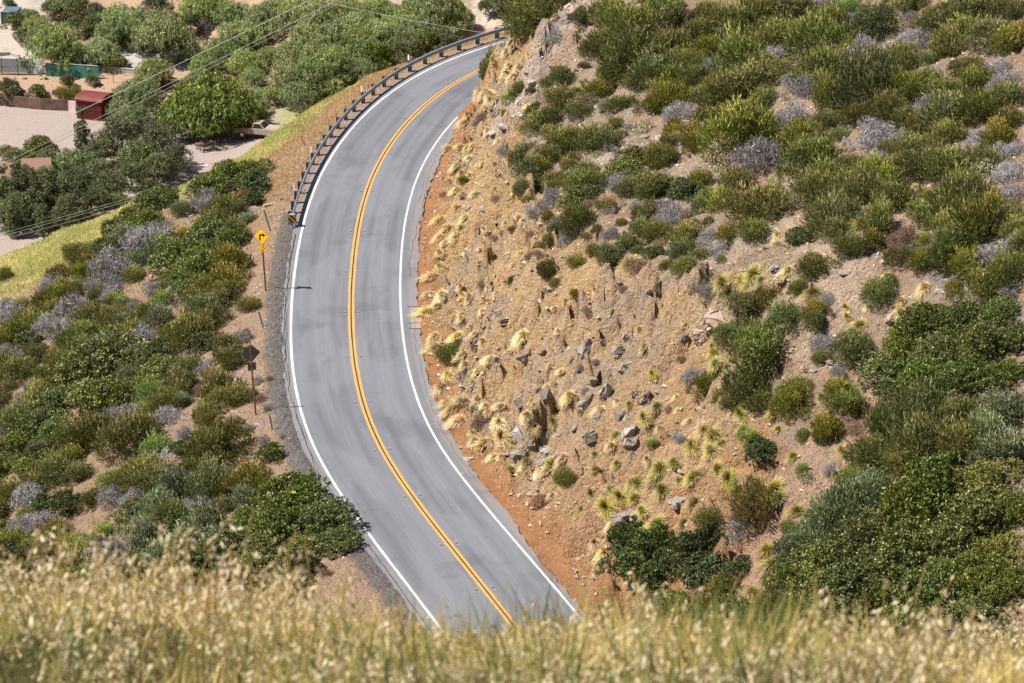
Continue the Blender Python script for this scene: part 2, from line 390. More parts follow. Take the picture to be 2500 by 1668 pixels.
def ground_mat():
    m = mat('ground_soil', (0.4, 0.3, 0.2), 0.95, 0, 0.1); g = NG(m); P = g.coord(); c = g.attr('soil').outputs['Color']
    n = g.noise(P, 1.1, 8, 0.72); n3 = g.noise(P, 9.0, 4, 0.7)
    q = g.n('ShaderNodeHueSaturation'); g.l(c, q.inputs['Color']); g.l(g.rng(n, 0.3, 0.7, 0.74, 1.2), q.inputs['Value']); g.l(g.rng(n3, 0.3, 0.7, 0.488, 0.512), q.inputs['Hue'])
    sp = g.rng(g.vor(P, 5.5), 0.0, 0.32, 1, 0); c2 = g.mix(g.math('MULTIPLY', sp, 0.45), q.outputs[0], (0.50, 0.44, 0.38))
    sp2 = g.rng(g.noise(P, 5.0, 3, 0.6), 0.60, 0.70); c3 = g.mix(g.math('MULTIPLY', sp2, 0.55), c2, (0.17, 0.105, 0.06))
    yy = g.n('ShaderNodeSeparateXYZ'); g.l(P, yy.inputs[0]); g.col(g.mix(g.rng(yy.outputs[1], 262, 264), c3, g.mix(g.rng(g.noise(g.mapping(P, (0.25, 0.7, 1)), 1.2, 6, 0.65), 0.56, 0.66, 0, 0.5), c, (0.20, 0.15, 0.12))))
    h = g.math('ADD', g.math('MULTIPLY', g.noise(P, 2.2, 9, 0.75), 1.6), g.math('MULTIPLY', g.rng(g.vor(P, 4.5), 0, 0.5), 0.35)); g.bump(g.math('MULTIPLY', h, g.rng(yy.outputs[1], 262, 264, 1, 0.12)), 0.45, 1.0)
    return m
nx, ny = len(GX), len(GY)
idx = np.arange(nx * ny).reshape(ny, nx)
GQ = np.stack([idx[:-1, :-1], idx[:-1, 1:], idx[1:, 1:], idx[1:, :-1]], -1).reshape(-1, 4)
gme = mesh_np('ground', np.stack([XX, YY, ZZ], -1).reshape(-1, 3), GQ, [ground_mat()], {'soil': soil().reshape(-1, 3)}, smooth=True)
tag(obj('ground', gme), kind='structure')

# ------------------------------------------------------------ the road
def road_mat():
    m = mat('asphalt', (0.1, 0.1, 0.11), 0.82, 0, 0.35); g = NG(m); uv = g.attr('sd').outputs['Color']; P = g.coord()
    st = g.mapping(uv, (0.05, 1.5, 1)); a = g.noise(st, 2.2, 6, 0.62); b = g.noise(P, 0.35, 5, 0.6); f = g.noise(P, 38, 3, 0.7)
    c = g.mix(g.rng(a, 0.36, 0.64), (0.086, 0.094, 0.118), (0.136, 0.145, 0.174))
    c = g.mix(g.rng(b, 0.35, 0.7, 0, 0.45), c, (0.108, 0.117, 0.142))
    fine = g.noise(g.mapping(uv, (0.012, 6.0, 1)), 3.0, 4, 0.6); c = g.mix(g.rng(fine, 0.5, 0.72, 0, 0.35), c, (0.21, 0.215, 0.232)); 
    sep = g.n('ShaderNodeSeparateColor'); g.l(uv, sep.inputs[0]); lat = sep.outputs[1]; sa = sep.outputs[0]
    wob = g.math('MULTIPLY', g.math('SUBTRACT', g.noise(g.mapping(uv, (0.05, 0, 1)), 1.0, 2), 0.5), 1.2)
    for off, wd, st_ in ((2.25, 0.38, 0.72), (-2.5, 0.42, 0.66), (0.85, 0.30, 0.5), (-0.95, 0.32, 0.48)):
        e = g.math('ABSOLUTE', g.math('ADD', g.math('SUBTRACT', lat, off), wob)); c = g.mix(g.rng(e, 0.0, wd, st_, 0), c, (0.052, 0.054, 0.062))
    e = g.math('ABSOLUTE', g.math('ADD', g.math('SUBTRACT', lat, 1.75), wob)); c = g.mix(g.math('MULTIPLY', g.rng(e, 0.0, 0.06, 1, 0), g.rng(g.noise(P, 1.6, 4), 0.42, 0.6, 0, 0.28)), c, (0.34, 0.34, 0.36))
    # the shoulders outside the edge lines are older, paler and browner
    sh = g.rng(g.math('ABSOLUTE', lat), 3.35, 3.5); c = g.mix(g.math('MULTIPLY', sh, 0.75), c, (0.185, 0.172, 0.172))
    spk = g.rng(f, 0.35, 0.66); c = g.mix(0.36, c, g.mix(spk, (0.03, 0.03, 0.034), (0.28, 0.28, 0.29)))
    cr = g.vor(g.mapping(uv, (0.35, 0.8, 1)), 1.0, 'DISTANCE_TO_EDGE'); w2 = g.math('ADD', cr, g.math('MULTIPLY', g.math('SUBTRACT', g.noise(P, 3.0, 4), 0.5), 0.10))
    crm = g.math('MULTIPLY', g.rng(g.math('ABSOLUTE', w2), 0.004, 0.018, 1, 0), g.rng(g.noise(P, 0.22, 2), 0.50, 0.62)); c = g.mix(g.math('MULTIPLY', crm, 0.18), c, (0.05, 0.05, 0.055))
    big = g.noise(g.mapping(uv, (0.09, 0.35, 1)), 1.0, 3, 0.5); c = g.mix(g.rng(big, 0.48, 0.54, 0, 0.35), c, (0.175, 0.182, 0.205)); pt = g.noise(g.mapping(uv, (0.16, 0.16, 1)), 1.0, 4, 0.6); c = g.mix(g.rng(pt, 0.56, 0.62, 0, 0.3), c, (0.06, 0.062, 0.07)); dirt = g.math('MULTIPLY', g.rng(lat, 3.1, 4.0), g.rng(g.noise(P, 0.9, 5, 0.65), 0.45, 0.62)); c = g.mix(g.math('MULTIPLY', dirt, 0.7), c, (0.26, 0.16, 0.09))
    g.col(c); g.bump(f, 0.012, 0.5); return m
E_L = []; E_R = []
def strip(name, s0, s1, d0, d1, z, m, nd=1, ragged=0, step=0.25, thick=0.0, kind='structure', parent=None, seed=0, wear=None):
    s = np.arange(s0, s1, step); n = len(s); V = []; sdv = []
    for k in range(nd + 1):
        dd = (d0(s) if callable(d0) else d0 + 0 * s) * (1 - k / nd) + (d1(s) if callable(d1) else d1 + 0 * s) * (k / nd)
        if ragged and k == 0: dd = dd + ragged * fbm(s * 1.3, s * 0, seed, 5)
        if ragged and k == nd: dd = dd + ragged * fbm(s * 1.3, s * 0, seed + 9, 5)
        x, y = road_pt(s, dd); V.append(np.stack([x, y, z + 0 * x], -1)); sdv.append(np.stack([s, dd, 0 * s], -1))
    if thick:
        for k in (0, -1):
            q = V[k if k == 0 else nd].copy(); q[:, 2] -= thick; V.append(q); sdv.append(sdv[0 if k == 0 else nd])
    V = np.array(V); R = np.arange(V.shape[0] * n).reshape(-1, n); Q = []
    pairs = [(k, k + 1) for k in range(nd)] + ([(nd + 1, 0), (nd, nd + 2)] if thick else [])
    for a, b in pairs: Q.append(np.stack([R[b, :-1], R[a, :-1], R[a, 1:], R[b, 1:]][::-1], -1))
    Q = np.concatenate(Q)
    if wear is not None:
        keep = wear(s[Q[:, 0] % n], Q); Q = Q[keep]
    me = mesh_np(name, V.reshape(-1, 3), Q, [m], {'sd': np.array(sdv).reshape(-1, 3)})
    o = obj(name, me, parent); return o
rightedge = lambda s: ER - 0.12 + 0.10 * fbm(s * 0.35, s * 0, 5, 4) - 0.35 * sstep(40, 34, s)
road = strip('road', 4, SMAX - 2, ELF, rightedge, 0.0, road_mat(), nd=14, ragged=0.16, thick=0.16)
tag(road, kind='structure')
def paint_mat(name, col, worn, k=0.5):
    m = mat(name, col, 0.7, 0, 0.3); g = NG(m); P = g.coord(); n = g.noise(P, 14, 5, 0.75); g.col(g.mix(g.rng(n, k, k + 0.16, 0, 0.8), col, worn)); return m
WH = paint_mat('white_road_paint', (0.56, 0.535, 0.50), (0.20, 0.20, 0.21), 0.51); YE = paint_mat('yellow_road_paint', (0.54, 0.275, 0.055), (0.22, 0.16, 0.09), 0.50)
BK = paint_mat('black_road_paint', (0.025, 0.023, 0.025), (0.12, 0.11, 0.11), 0.58)
ofL = lambda s: -3.38 + 0.12 * np.sin(s * 0.05 + 1) ; ofR = lambda s: 3.0 + 0.10 * np.sin(s * 0.06) + 0.1 * sstep(60, 30, s)
wob = lambda s, k: 0.016 * fbm(s * 1.1, s * 0, k, 3)
strip('edge_line', 5, SMAX - 3, lambda s: ofL(s) - 0.07 + wob(s, 1), lambda s: ofL(s) + 0.07 + wob(s, 2), 0.004, WH, parent=road)
strip('edge_line', 5, SMAX - 3, lambda s: ofR(s) - 0.06 + wob(s, 3), lambda s: ofR(s) + 0.06 + wob(s, 4), 0.004, WH, parent=road)
strip('centre_line', 5, SMAX - 3, lambda s: -0.185 + wob(s, 5), lambda s: -0.048 + wob(s, 6), 0.004, YE, parent=road)
strip('centre_line', 5, SMAX - 3, lambda s: 0.048 + wob(s, 7), lambda s: 0.185 + wob(s, 8), 0.004, YE, parent=road)
strip('centre_gap', 5, SMAX - 3, lambda s: -0.034 + wob(s, 9), lambda s: 0.034 + wob(s, 10), 0.0065, BK, parent=road)
# long cracks near both edges
CRK = mat('open_crack', (0.02, 0.018, 0.018), 0.95)
def crack(s0, s1, d0, w, seed, z=0.0055):
    strip('crack', s0, s1, lambda s: d0(s) + 0.13 * fbm(s * 0.8, s * 0, seed, 6) - w * (0.4 + np.abs(fbm(s * 2, s * 0, seed + 3))), lambda s: d0(s) + 0.13 * fbm(s * 0.8, s * 0, seed, 6) + w * (0.4 + np.abs(fbm(s * 2, s * 0, seed + 5))), z, CRK, step=0.12, parent=road)
SA = s_at(935 * K, 705 * K)[0]; SB_ = s_at(940 * K, 755 * K)[0]; SA, SB_ = min(SA, SB_), max(SA, SB_)
strip('dirt_spill', SA, SB_, lambda s: 3.50 + 0.15 * fbm(s * 2, s * 0, 140), lambda s: 4.15 + 0 * s, 0.005, mottled('spilled_dirt', (0.20, 0.15, 0.11), (0.34, 0.26, 0.20), 6, 0.95), parent=road)
for s_c in (SA, SA + 0.9, SB_): strip('crack', s_c, s_c + 0.10, lambda s: 3.30 + 0 * s, lambda s: 4.15 + 0 * s, 0.008, CRK, step=0.04, parent=road)
crack(44, 70, lambda s: 3.62 + 0 * s, 0.012, 100); crack(76, 96, lambda s: 3.66 + 0.2 * np.sin(s * 0.3), 0.018, 110); crack(90, 104, lambda s: 3.55 + 0 * s, 0.012, 112)
crack(22, 84, lambda s: -3.80 + 0 * s, 0.03, 120); crack(46, 78, lambda s: -3.72 + 0 * s, 0.012, 125); crack(60, 84, lambda s: -3.86 + 0.05 * np.sin(s), 0.035, 128)

# ------------------------------------------------------------ foliage shapes (unit plants: 2 wide, standing on z = 0)
def unit(v): return v / np.maximum(np.linalg.norm(v, axis=-1, keepdims=True), 1e-9)
def rdir(n, r): return unit(r.normal(size=(n, 3)))
def blades(P, A, L, W, r, fold=0.0):
    """rhombic leaves: P centres, A long axes, L lengths, W widths"""
    n = len(P); B = unit(np.cross(A, rdir(n, r))); L = np.broadcast_to(L, n)[:, None]; W = np.broadcast_to(W, n)[:, None]
    V = np.stack([P - A * L / 2, P + B * W / 2, P + A * L / 2, P - B * W / 2], 1).reshape(-1, 3)
    return V, np.arange(n * 4).reshape(-1, 4)
def leafmesh(name, P, A, L, W, tint, m, r):
    q = float(np.percentile(np.hypot(P[:, 0], P[:, 1]), 90)) if P[:, 2].max() < 4 else 0.85
    V, Q = blades(P / q, A, np.asarray(L) / q ** 0.5, np.asarray(W) / q ** 0.5 * 1.1, r); V[:, 2] = np.maximum(V[:, 2], -0.35)
    return mesh_np(name, V, Q, [m], {'tint': np.repeat(tint, 4)})
def lobes(r, n, zlo, zhi, rlo, rhi, spread=0.62):
    th = np.arange(n) * 2.4 + r.uniform(0, 6); rr = spread * np.sqrt((np.arange(n) + 0.3) / n) * r.uniform(0.8, 1.1, n)
    o_ = r.random(n) < 0.3; rr = np.where(o_, rr * 1.45, rr)
    z = zhi - (zhi - zlo) * np.minimum(rr / spread, 1.15) ** 1.5 + r.uniform(-0.10, 0.10, n)
    return np.stack([rr * np.cos(th), rr * np.sin(th), z], 1), r.uniform(rlo, rhi, n) * np.where(o_, 0.62, 1)
def shell(r, C, R, n, lo=0.72, hi=1.04, up=0.35, flat=0.85):
    k = r.choice(len(C), n, p=R ** 2 / np.sum(R ** 2)); d = rdir(n, r); d[:, 2] += up; d = unit(d)
    t = r.uniform(lo, hi, n) ** 0.8; P = C[k] + d * (R[k] * t)[:, None] * np.array([1, 1, flat]); return P, d, k
def m_feather(name, m, seed, h=0.62, n=7000, L=(0.08, 0.19), W=0.022, lobs=13, upw=0.75, wild=0.5):
    r = np.random.default_rng(seed); C, R = lobes(r, lobs, h * 0.30, h * 0.70, 0.20, 0.46, 0.66)
    P, d, k = shell(r, C, R, n, 0.55, 1.0 + 0.16 * r.random(), 0.3); P = P + d * (r.exponential(0.045, n))[:, None]
    ks = r.integers(0, 70, n); sd_ = rdir(70, r); sd_[:, 2] = np.abs(sd_[:, 2]) + 0.4; sd_ = unit(sd_); kc = r.integers(0, len(C), 70); on = r.random(n) < 0.17; P = np.where(on[:, None], C[kc[ks]] + sd_[ks] * (R[kc[ks]] * r.uniform(0.8, 1.65, n))[:, None] + r.normal(0, 0.018, (n, 3)), P); d = np.where(on[:, None], sd_[ks], d); A = unit(d * 0.9 + np.array([0, 0, upw]) + r.normal(size=(n, 3)) * wild)
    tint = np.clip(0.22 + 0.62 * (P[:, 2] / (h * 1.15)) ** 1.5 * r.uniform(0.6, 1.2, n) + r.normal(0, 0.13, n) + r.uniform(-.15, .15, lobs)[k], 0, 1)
    L_ = r.uniform(*L, n); return leafmesh(name, P, A, L_, W * r.uniform(0.7, 1.5, n), tint, m, r)
def m_leafy(name, m, seed, h=0.62, n=8200, leaf=0.060, lobs=13, clus=520, spread=0.62):
    r = np.random.default_rng(seed); C, R = lobes(r, lobs, h * 0.32, h * 0.66, 0.25, 0.40, spread)
    cp, cd, ck = shell(r, C, R, clus, 0.80, 1.06, 0.35); k = r.integers(0, clus, n)
    P = cp[k] + r.normal(size=(n, 3)) * np.array([0.034, 0.034, 0.026]); A = unit(cd[k] * 0.5 + r.normal(size=(n, 3)) * 0.8 + np.array([0, 0, 0.25]))
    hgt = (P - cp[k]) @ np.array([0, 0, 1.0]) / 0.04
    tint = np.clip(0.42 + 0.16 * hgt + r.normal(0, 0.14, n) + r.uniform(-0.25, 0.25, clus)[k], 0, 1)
    s = r.uniform(0.7, 1.3, n); return leafmesh(name, P, A, leaf * s, leaf * 0.62 * s, tint, m, r)
def m_twigs(name, m, seed, h=0.55, n=3400, L=(0.10, 0.30), W=0.011, lobs=9):
    r = np.random.default_rng(seed); C, R = lobes(r, lobs, h * 0.3, h * 0.6, 0.25, 0.42, 0.6)
    P, d, k = shell(r, C, R, n, 0.35, 1.08, 0.3); A = unit(d * 0.8 + r.normal(size=(n, 3)) * 0.75 + np.array([0, 0, 0.3]))
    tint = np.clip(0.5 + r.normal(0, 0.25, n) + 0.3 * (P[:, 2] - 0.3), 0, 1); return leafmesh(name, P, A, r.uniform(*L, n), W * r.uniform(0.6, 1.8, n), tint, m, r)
def m_tuft(name, m, seed, n=560, hgt=0.75, droop=1.0, W=0.012, green=0.25, plume=0, lean=0.0):
    """bunchgrass: arching blades from one base, three joints each"""
    r = np.random.default_rng(seed); th = r.uniform(0, 2 * np.pi, n); le = r.uniform(0.35, 1.0, n) ** 0.7; q = r.uniform(0.1, 1, n) ** 0.8
    out = np.stack([np.cos(th) * 1.0 + lean, np.sin(th) * (1 - 0.3 * (lean > 0)), 0 * th], 1); side = np.stack([-np.sin(th), np.cos(th), 0 * th], 1)
    ts = np.array([0, 0.4, 0.75, 1.0]); V = []; T = []
    for t in ts:
        rr = 0.10 + q * le * (0.35 * t + 0.62 * t * t); z = hgt * le * (t * (1.25 - 0.25 * q) - droop * q * t * t * 0.62)
        c = out * rr[:, None]; c[:, 2] = z; c[:, :2] += r.normal(0, 0.018, (n, 2)); w = W * (1.0 - 0.75 * t) * r.uniform(0.6, 1.4, n)
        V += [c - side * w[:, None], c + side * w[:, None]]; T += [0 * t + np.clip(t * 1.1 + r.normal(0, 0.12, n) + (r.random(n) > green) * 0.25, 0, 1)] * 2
    V = np.stack(V, 1).reshape(-1, 3); T = np.stack(T, 1).reshape(-1); b = np.arange(n)[:, None, None] * 8 + np.array([[0, 1, 3, 2], [2, 3, 5, 4], [4, 5, 7, 6]])[None]
    V[:, 2] = np.maximum(V[:, 2], -0.3)
    return mesh_np(name, V, b.reshape(-1, 4), [m], {'tint': T})
def m_weep(name, m, seed, h=1.5, n=12000, lobs=15, clus=620, base=0.12):
    """pepper tree crown: hanging sprays over billowing lobes"""
    r = np.random.default_rng(seed); C, R = lobes(r, lobs, h * 0.36, h * 0.78, 0.28, 0.44, 0.66)
    cp, cd, ck = shell(r, C, R, clus, 0.78, 1.05, 0.25); k = r.integers(0, clus, n); f = r.uniform(0, 1, n)
    P = cp[k] + r.normal(size=(n, 3)) * 0.036 + np.array([0, 0, -1.0]) * (f * r.uniform(0.05, 0.28, clus)[k])[:, None] + cd[k] * np.array([1, 1, 0]) * 0.03
    P[:, 2] = np.maximum(P[:, 2], base * h + r.uniform(0, 0.15, n)); A = unit(np.array([0, 0, -1.0]) + cd[k] * 0.35 + r.normal(size=(n, 3)) * 0.42)
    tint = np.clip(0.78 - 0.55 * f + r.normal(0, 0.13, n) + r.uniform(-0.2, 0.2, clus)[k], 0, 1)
    return leafmesh(name, P, A, r.uniform(0.06, 0.13, n), 0.020 * r.uniform(0.7, 1.5, n), tint, m, r)
def m_oak(name, m, seed, h=1.5, n=11000, leaf=0.058, lobs=14, clus=560, column=False):
    r = np.random.default_rng(seed)
    if column:
        z = r.uniform(0.12, 1, lobs * 2) * h; C = np.stack([r.normal(0, 0.16, lobs * 2), r.normal(0, 0.16, lobs * 2), z], 1); R = 0.55 * (1.05 - (z / h)) ** 0.6 * r.uniform(0.8, 1.1, lobs * 2) + 0.10
    else: C, R = lobes(r, lobs, h * 0.34, h * 0.76, 0.26, 0.44, 0.64)
    cp, cd, ck = shell(r, C, R, clus, 0.70, 1.06, 0.25); k = r.integers(0, clus, n)
    P = cp[k] + r.normal(size=(n, 3)) * 0.042; A = unit(cd[k] * 0.4 + r.normal(size=(n, 3)))
    tint = np.clip(0.40 + r.normal(0, 0.17, n) + r.uniform(-0.3, 0.3, clus)[k], 0, 1); s = r.uniform(0.6, 1.3, n)
    return leafmesh(name, P, A, leaf * s, leaf * 0.6 * s, tint, m, r)
def branchy(mb, r, p, d, L, R, depth, spread=0.6, minr=0.004, upb=0.1, crook=0.25):
    pts = [np.array(p, float)]; dd = np.array(d, float); segs = 4
    for i in range(segs):
        dd = unit((dd + r.normal(size=3) * crook + np.array([0, 0, upb]))[None])[0]; pts.append(pts[-1] + dd * L / segs)
    mb.tube(pts, [max(minr, R * (1 - 0.55 * i / segs)) for i in range(segs + 1)], 5 if R > 0.03 else 4, cap=False)
    if depth > 0:
        for i in range(r.integers(2, 5)):
            j = r.integers(1, segs + 1); nd = unit((dd + r.normal(size=3) * spread)[None])[0]
            branchy(mb, r, pts[j], nd, L * r.uniform(0.5, 0.8), max(minr, R * 0.5), depth - 1, spread, minr, upb, crook)
def m_bare(name, m, seed, stems=6, depth=3, L=0.5, R=0.035, upb=0.05, minr=0.006, lean=(0, 0, 1.0)):
    r = np.random.default_rng(seed); mb = MB()
    for i in range(stems):
        branchy(mb, r, r.normal(0, 0.04, 3) * np.array([1, 1, 0]), unit((np.array(lean) + r.normal(size=3) * 0.6)[None])[0], L, R, depth, 0.7, minr, upb)
    return mb.mesh(name, m)
def m_trunk(name, m, seed, h, n=2, R=0.07, top=0.62):
    r = np.random.default_rng(seed); mb = MB()
    for i in range(n):
        a = i * 2 * math.pi / n + r.uniform(0, 1); o = 0.05 * (n > 1); P = [(o * math.cos(a), o * math.sin(a), -0.12)]; w = r.uniform(0.08, 0.2)
        for t in (0.15, 0.35, 0.55): P.append((math.cos(a) * (o + w * t) + r.normal(0, 0.012), math.sin(a) * (o + w * t) + r.normal(0, 0.012), h * top * t / 0.55))
        mb.tube(P, [R * 1.25, R, R * 0.8, R * 0.55], 7)
        for j in range(4):
            b = a + r.uniform(-1.3, 1.3); q = P[-1]; L = r.uniform(0.2, 0.45); mb.tube([P[2] if j % 2 else q, (q[0] + math.cos(b) * L * 0.6, q[1] + math.sin(b) * L * 0.6, q[2] + 0.12 * h), (q[0] + math.cos(b) * L, q[1] + math.sin(b) * L, q[2] + 0.2 * h)], [R * 0.45, R * 0.3, R * 0.12], 5)
    return mb.mesh(name, m, smooth=True)

# ------------------------------------------------------------ plant materials (albedo of the leaves themselves)
M_ = {
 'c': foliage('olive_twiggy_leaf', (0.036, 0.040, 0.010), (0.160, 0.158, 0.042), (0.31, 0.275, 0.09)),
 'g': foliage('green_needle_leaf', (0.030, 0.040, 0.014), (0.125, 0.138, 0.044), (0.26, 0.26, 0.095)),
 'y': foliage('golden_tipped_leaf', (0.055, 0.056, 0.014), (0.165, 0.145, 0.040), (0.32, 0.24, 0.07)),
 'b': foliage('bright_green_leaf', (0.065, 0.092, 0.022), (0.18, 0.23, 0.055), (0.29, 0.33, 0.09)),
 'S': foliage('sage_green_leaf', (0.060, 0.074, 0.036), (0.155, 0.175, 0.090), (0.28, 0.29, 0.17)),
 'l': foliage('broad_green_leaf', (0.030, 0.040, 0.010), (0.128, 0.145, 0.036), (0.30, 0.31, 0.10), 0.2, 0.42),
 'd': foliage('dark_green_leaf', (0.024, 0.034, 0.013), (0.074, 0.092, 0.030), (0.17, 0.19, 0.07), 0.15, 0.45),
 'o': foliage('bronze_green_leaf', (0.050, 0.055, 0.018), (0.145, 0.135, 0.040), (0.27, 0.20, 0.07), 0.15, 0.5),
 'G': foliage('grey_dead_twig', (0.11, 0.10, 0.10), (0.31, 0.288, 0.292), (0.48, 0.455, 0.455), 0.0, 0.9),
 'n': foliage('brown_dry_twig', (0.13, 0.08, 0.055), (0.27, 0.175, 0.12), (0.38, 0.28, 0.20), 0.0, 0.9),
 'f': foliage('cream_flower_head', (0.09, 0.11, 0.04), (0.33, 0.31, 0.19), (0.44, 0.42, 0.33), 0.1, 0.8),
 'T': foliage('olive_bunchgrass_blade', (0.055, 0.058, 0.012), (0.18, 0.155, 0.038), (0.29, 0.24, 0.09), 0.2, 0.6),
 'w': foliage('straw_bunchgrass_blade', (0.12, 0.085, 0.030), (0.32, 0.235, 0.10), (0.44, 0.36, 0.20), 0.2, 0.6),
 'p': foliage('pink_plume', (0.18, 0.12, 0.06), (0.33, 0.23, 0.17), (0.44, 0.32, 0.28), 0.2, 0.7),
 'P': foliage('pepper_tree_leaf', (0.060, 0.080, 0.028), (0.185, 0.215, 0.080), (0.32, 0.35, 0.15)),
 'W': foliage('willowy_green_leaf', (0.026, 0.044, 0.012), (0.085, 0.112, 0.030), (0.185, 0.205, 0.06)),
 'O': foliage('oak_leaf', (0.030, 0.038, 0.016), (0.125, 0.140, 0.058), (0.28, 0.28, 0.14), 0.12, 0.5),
}
BARK = mottled('grey_brown_bark', (0.13, 0.10, 0.08), (0.24, 0.20, 0.17), 9, 0.9)
PALEB = mottled('bleached_dead_wood', (0.42, 0.39, 0.37), (0.66, 0.63, 0.60), 7, 0.9)
DARKB = mottled('dark_dead_wood', (0.10, 0.085, 0.08), (0.24, 0.21, 0.20), 7, 0.9)

# code -> variants, height/width, kind name, category, look, group
SP = {}
def sp(code, metas, ratio, name, cat, looks, group, parts=None): SP[code] = dict(v=metas, r=ratio, name=name, cat=cat, looks=looks, group=group, parts=parts)
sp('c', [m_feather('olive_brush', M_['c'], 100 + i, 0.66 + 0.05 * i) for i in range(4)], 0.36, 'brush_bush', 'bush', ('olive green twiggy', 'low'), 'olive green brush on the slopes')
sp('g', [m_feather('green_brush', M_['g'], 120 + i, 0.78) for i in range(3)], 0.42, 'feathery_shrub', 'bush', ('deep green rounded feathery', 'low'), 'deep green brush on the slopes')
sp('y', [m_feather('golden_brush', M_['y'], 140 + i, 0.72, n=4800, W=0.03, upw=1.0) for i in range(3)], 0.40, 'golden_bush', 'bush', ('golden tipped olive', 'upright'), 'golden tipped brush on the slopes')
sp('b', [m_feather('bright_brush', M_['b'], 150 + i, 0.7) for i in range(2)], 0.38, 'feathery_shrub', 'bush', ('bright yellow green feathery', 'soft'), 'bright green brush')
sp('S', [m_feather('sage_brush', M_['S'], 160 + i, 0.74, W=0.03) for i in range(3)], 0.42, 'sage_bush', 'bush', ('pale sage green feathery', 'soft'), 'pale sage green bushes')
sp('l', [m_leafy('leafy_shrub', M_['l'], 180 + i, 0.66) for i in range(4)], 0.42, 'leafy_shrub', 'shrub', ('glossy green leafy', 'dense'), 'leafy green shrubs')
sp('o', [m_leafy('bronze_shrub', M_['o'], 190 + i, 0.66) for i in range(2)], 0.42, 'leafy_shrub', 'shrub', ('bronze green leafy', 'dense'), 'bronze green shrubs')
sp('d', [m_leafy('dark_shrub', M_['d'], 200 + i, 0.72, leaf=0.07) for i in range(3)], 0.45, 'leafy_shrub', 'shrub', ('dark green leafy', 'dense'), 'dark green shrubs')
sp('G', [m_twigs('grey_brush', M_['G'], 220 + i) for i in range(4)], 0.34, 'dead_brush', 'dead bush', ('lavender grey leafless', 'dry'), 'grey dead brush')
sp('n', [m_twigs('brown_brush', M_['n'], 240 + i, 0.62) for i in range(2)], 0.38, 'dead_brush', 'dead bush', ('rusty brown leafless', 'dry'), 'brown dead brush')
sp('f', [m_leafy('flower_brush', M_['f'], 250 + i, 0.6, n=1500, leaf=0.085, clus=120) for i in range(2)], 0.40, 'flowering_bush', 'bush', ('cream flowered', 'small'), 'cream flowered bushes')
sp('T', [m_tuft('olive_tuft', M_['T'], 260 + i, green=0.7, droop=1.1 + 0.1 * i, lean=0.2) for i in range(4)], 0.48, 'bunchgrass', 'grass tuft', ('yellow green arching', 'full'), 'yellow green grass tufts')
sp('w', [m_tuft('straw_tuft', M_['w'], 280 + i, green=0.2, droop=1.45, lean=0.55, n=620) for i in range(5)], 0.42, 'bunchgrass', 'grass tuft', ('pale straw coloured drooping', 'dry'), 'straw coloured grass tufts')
sp('p', [m_tuft('plume_tuft', M_['p'], 300, n=260, hgt=1.3, droop=0.5, W=0.03)], 0.9, 'plume_grass', 'grass tuft', ('pink plumed', 'tall'), None)
sp('x', [m_bare('bleached_branches', PALEB, 310 + i, 5, 3, 0.55, 0.022) for i in range(3)], 0.5, 'dead_branches', 'dead branch', ('bleached bare forking', 'dead'), 'bleached dead branches')
sp('X', [m_bare('dark_branches', DARKB, 320 + i, 5, 3, 0.55, 0.020) for i in range(2)], 0.5, 'dead_branches', 'dead branch', ('dark bare crooked', 'dead'), 'dark dead branches')
sp('P', [m_weep('crown', M_['P'], 330 + i) for i in range(4)], 0.80, 'pepper_tree', 'tree', ('light green weeping pepper', 'billowing'), 'pepper trees in the valley', ('crown', [m_trunk('trunk', BARK, 335 + i, 1.5) for i in range(2)]))
sp('O', [m_oak('crown', M_['O'], 340 + i) for i in range(4)], 0.80, 'oak_tree', 'tree', ('dark olive oak', 'open crowned'), 'oak trees in the valley', ('crown', [m_trunk('trunk', DARKB, 345 + i, 1.5, 1, 0.06) for i in range(2)]))
sp('L', [m_oak('crown', M_['l'], 350 + i, leaf=0.07) for i in range(3)], 0.72, 'leafy_tree', 'tree', ('bright leaved green', 'bushy'), 'bright leafy trees in the valley', ('crown', [m_trunk('trunk', BARK, 355, 1.5, 1, 0.05)]))
sp('Q', [m_oak('crown', M_['O'], 360 + i, h=4.4, n=12000, leaf=0.10, lobs=16, clus=700, column=True) for i in range(2)], 2.1, 'cypress_tree', 'tree', ('narrow columnar dark', 'upright'), 'narrow columnar trees', ('crown', [m_trunk('trunk', BARK, 365, 4.4, 1, 0.07, 0.3)]))

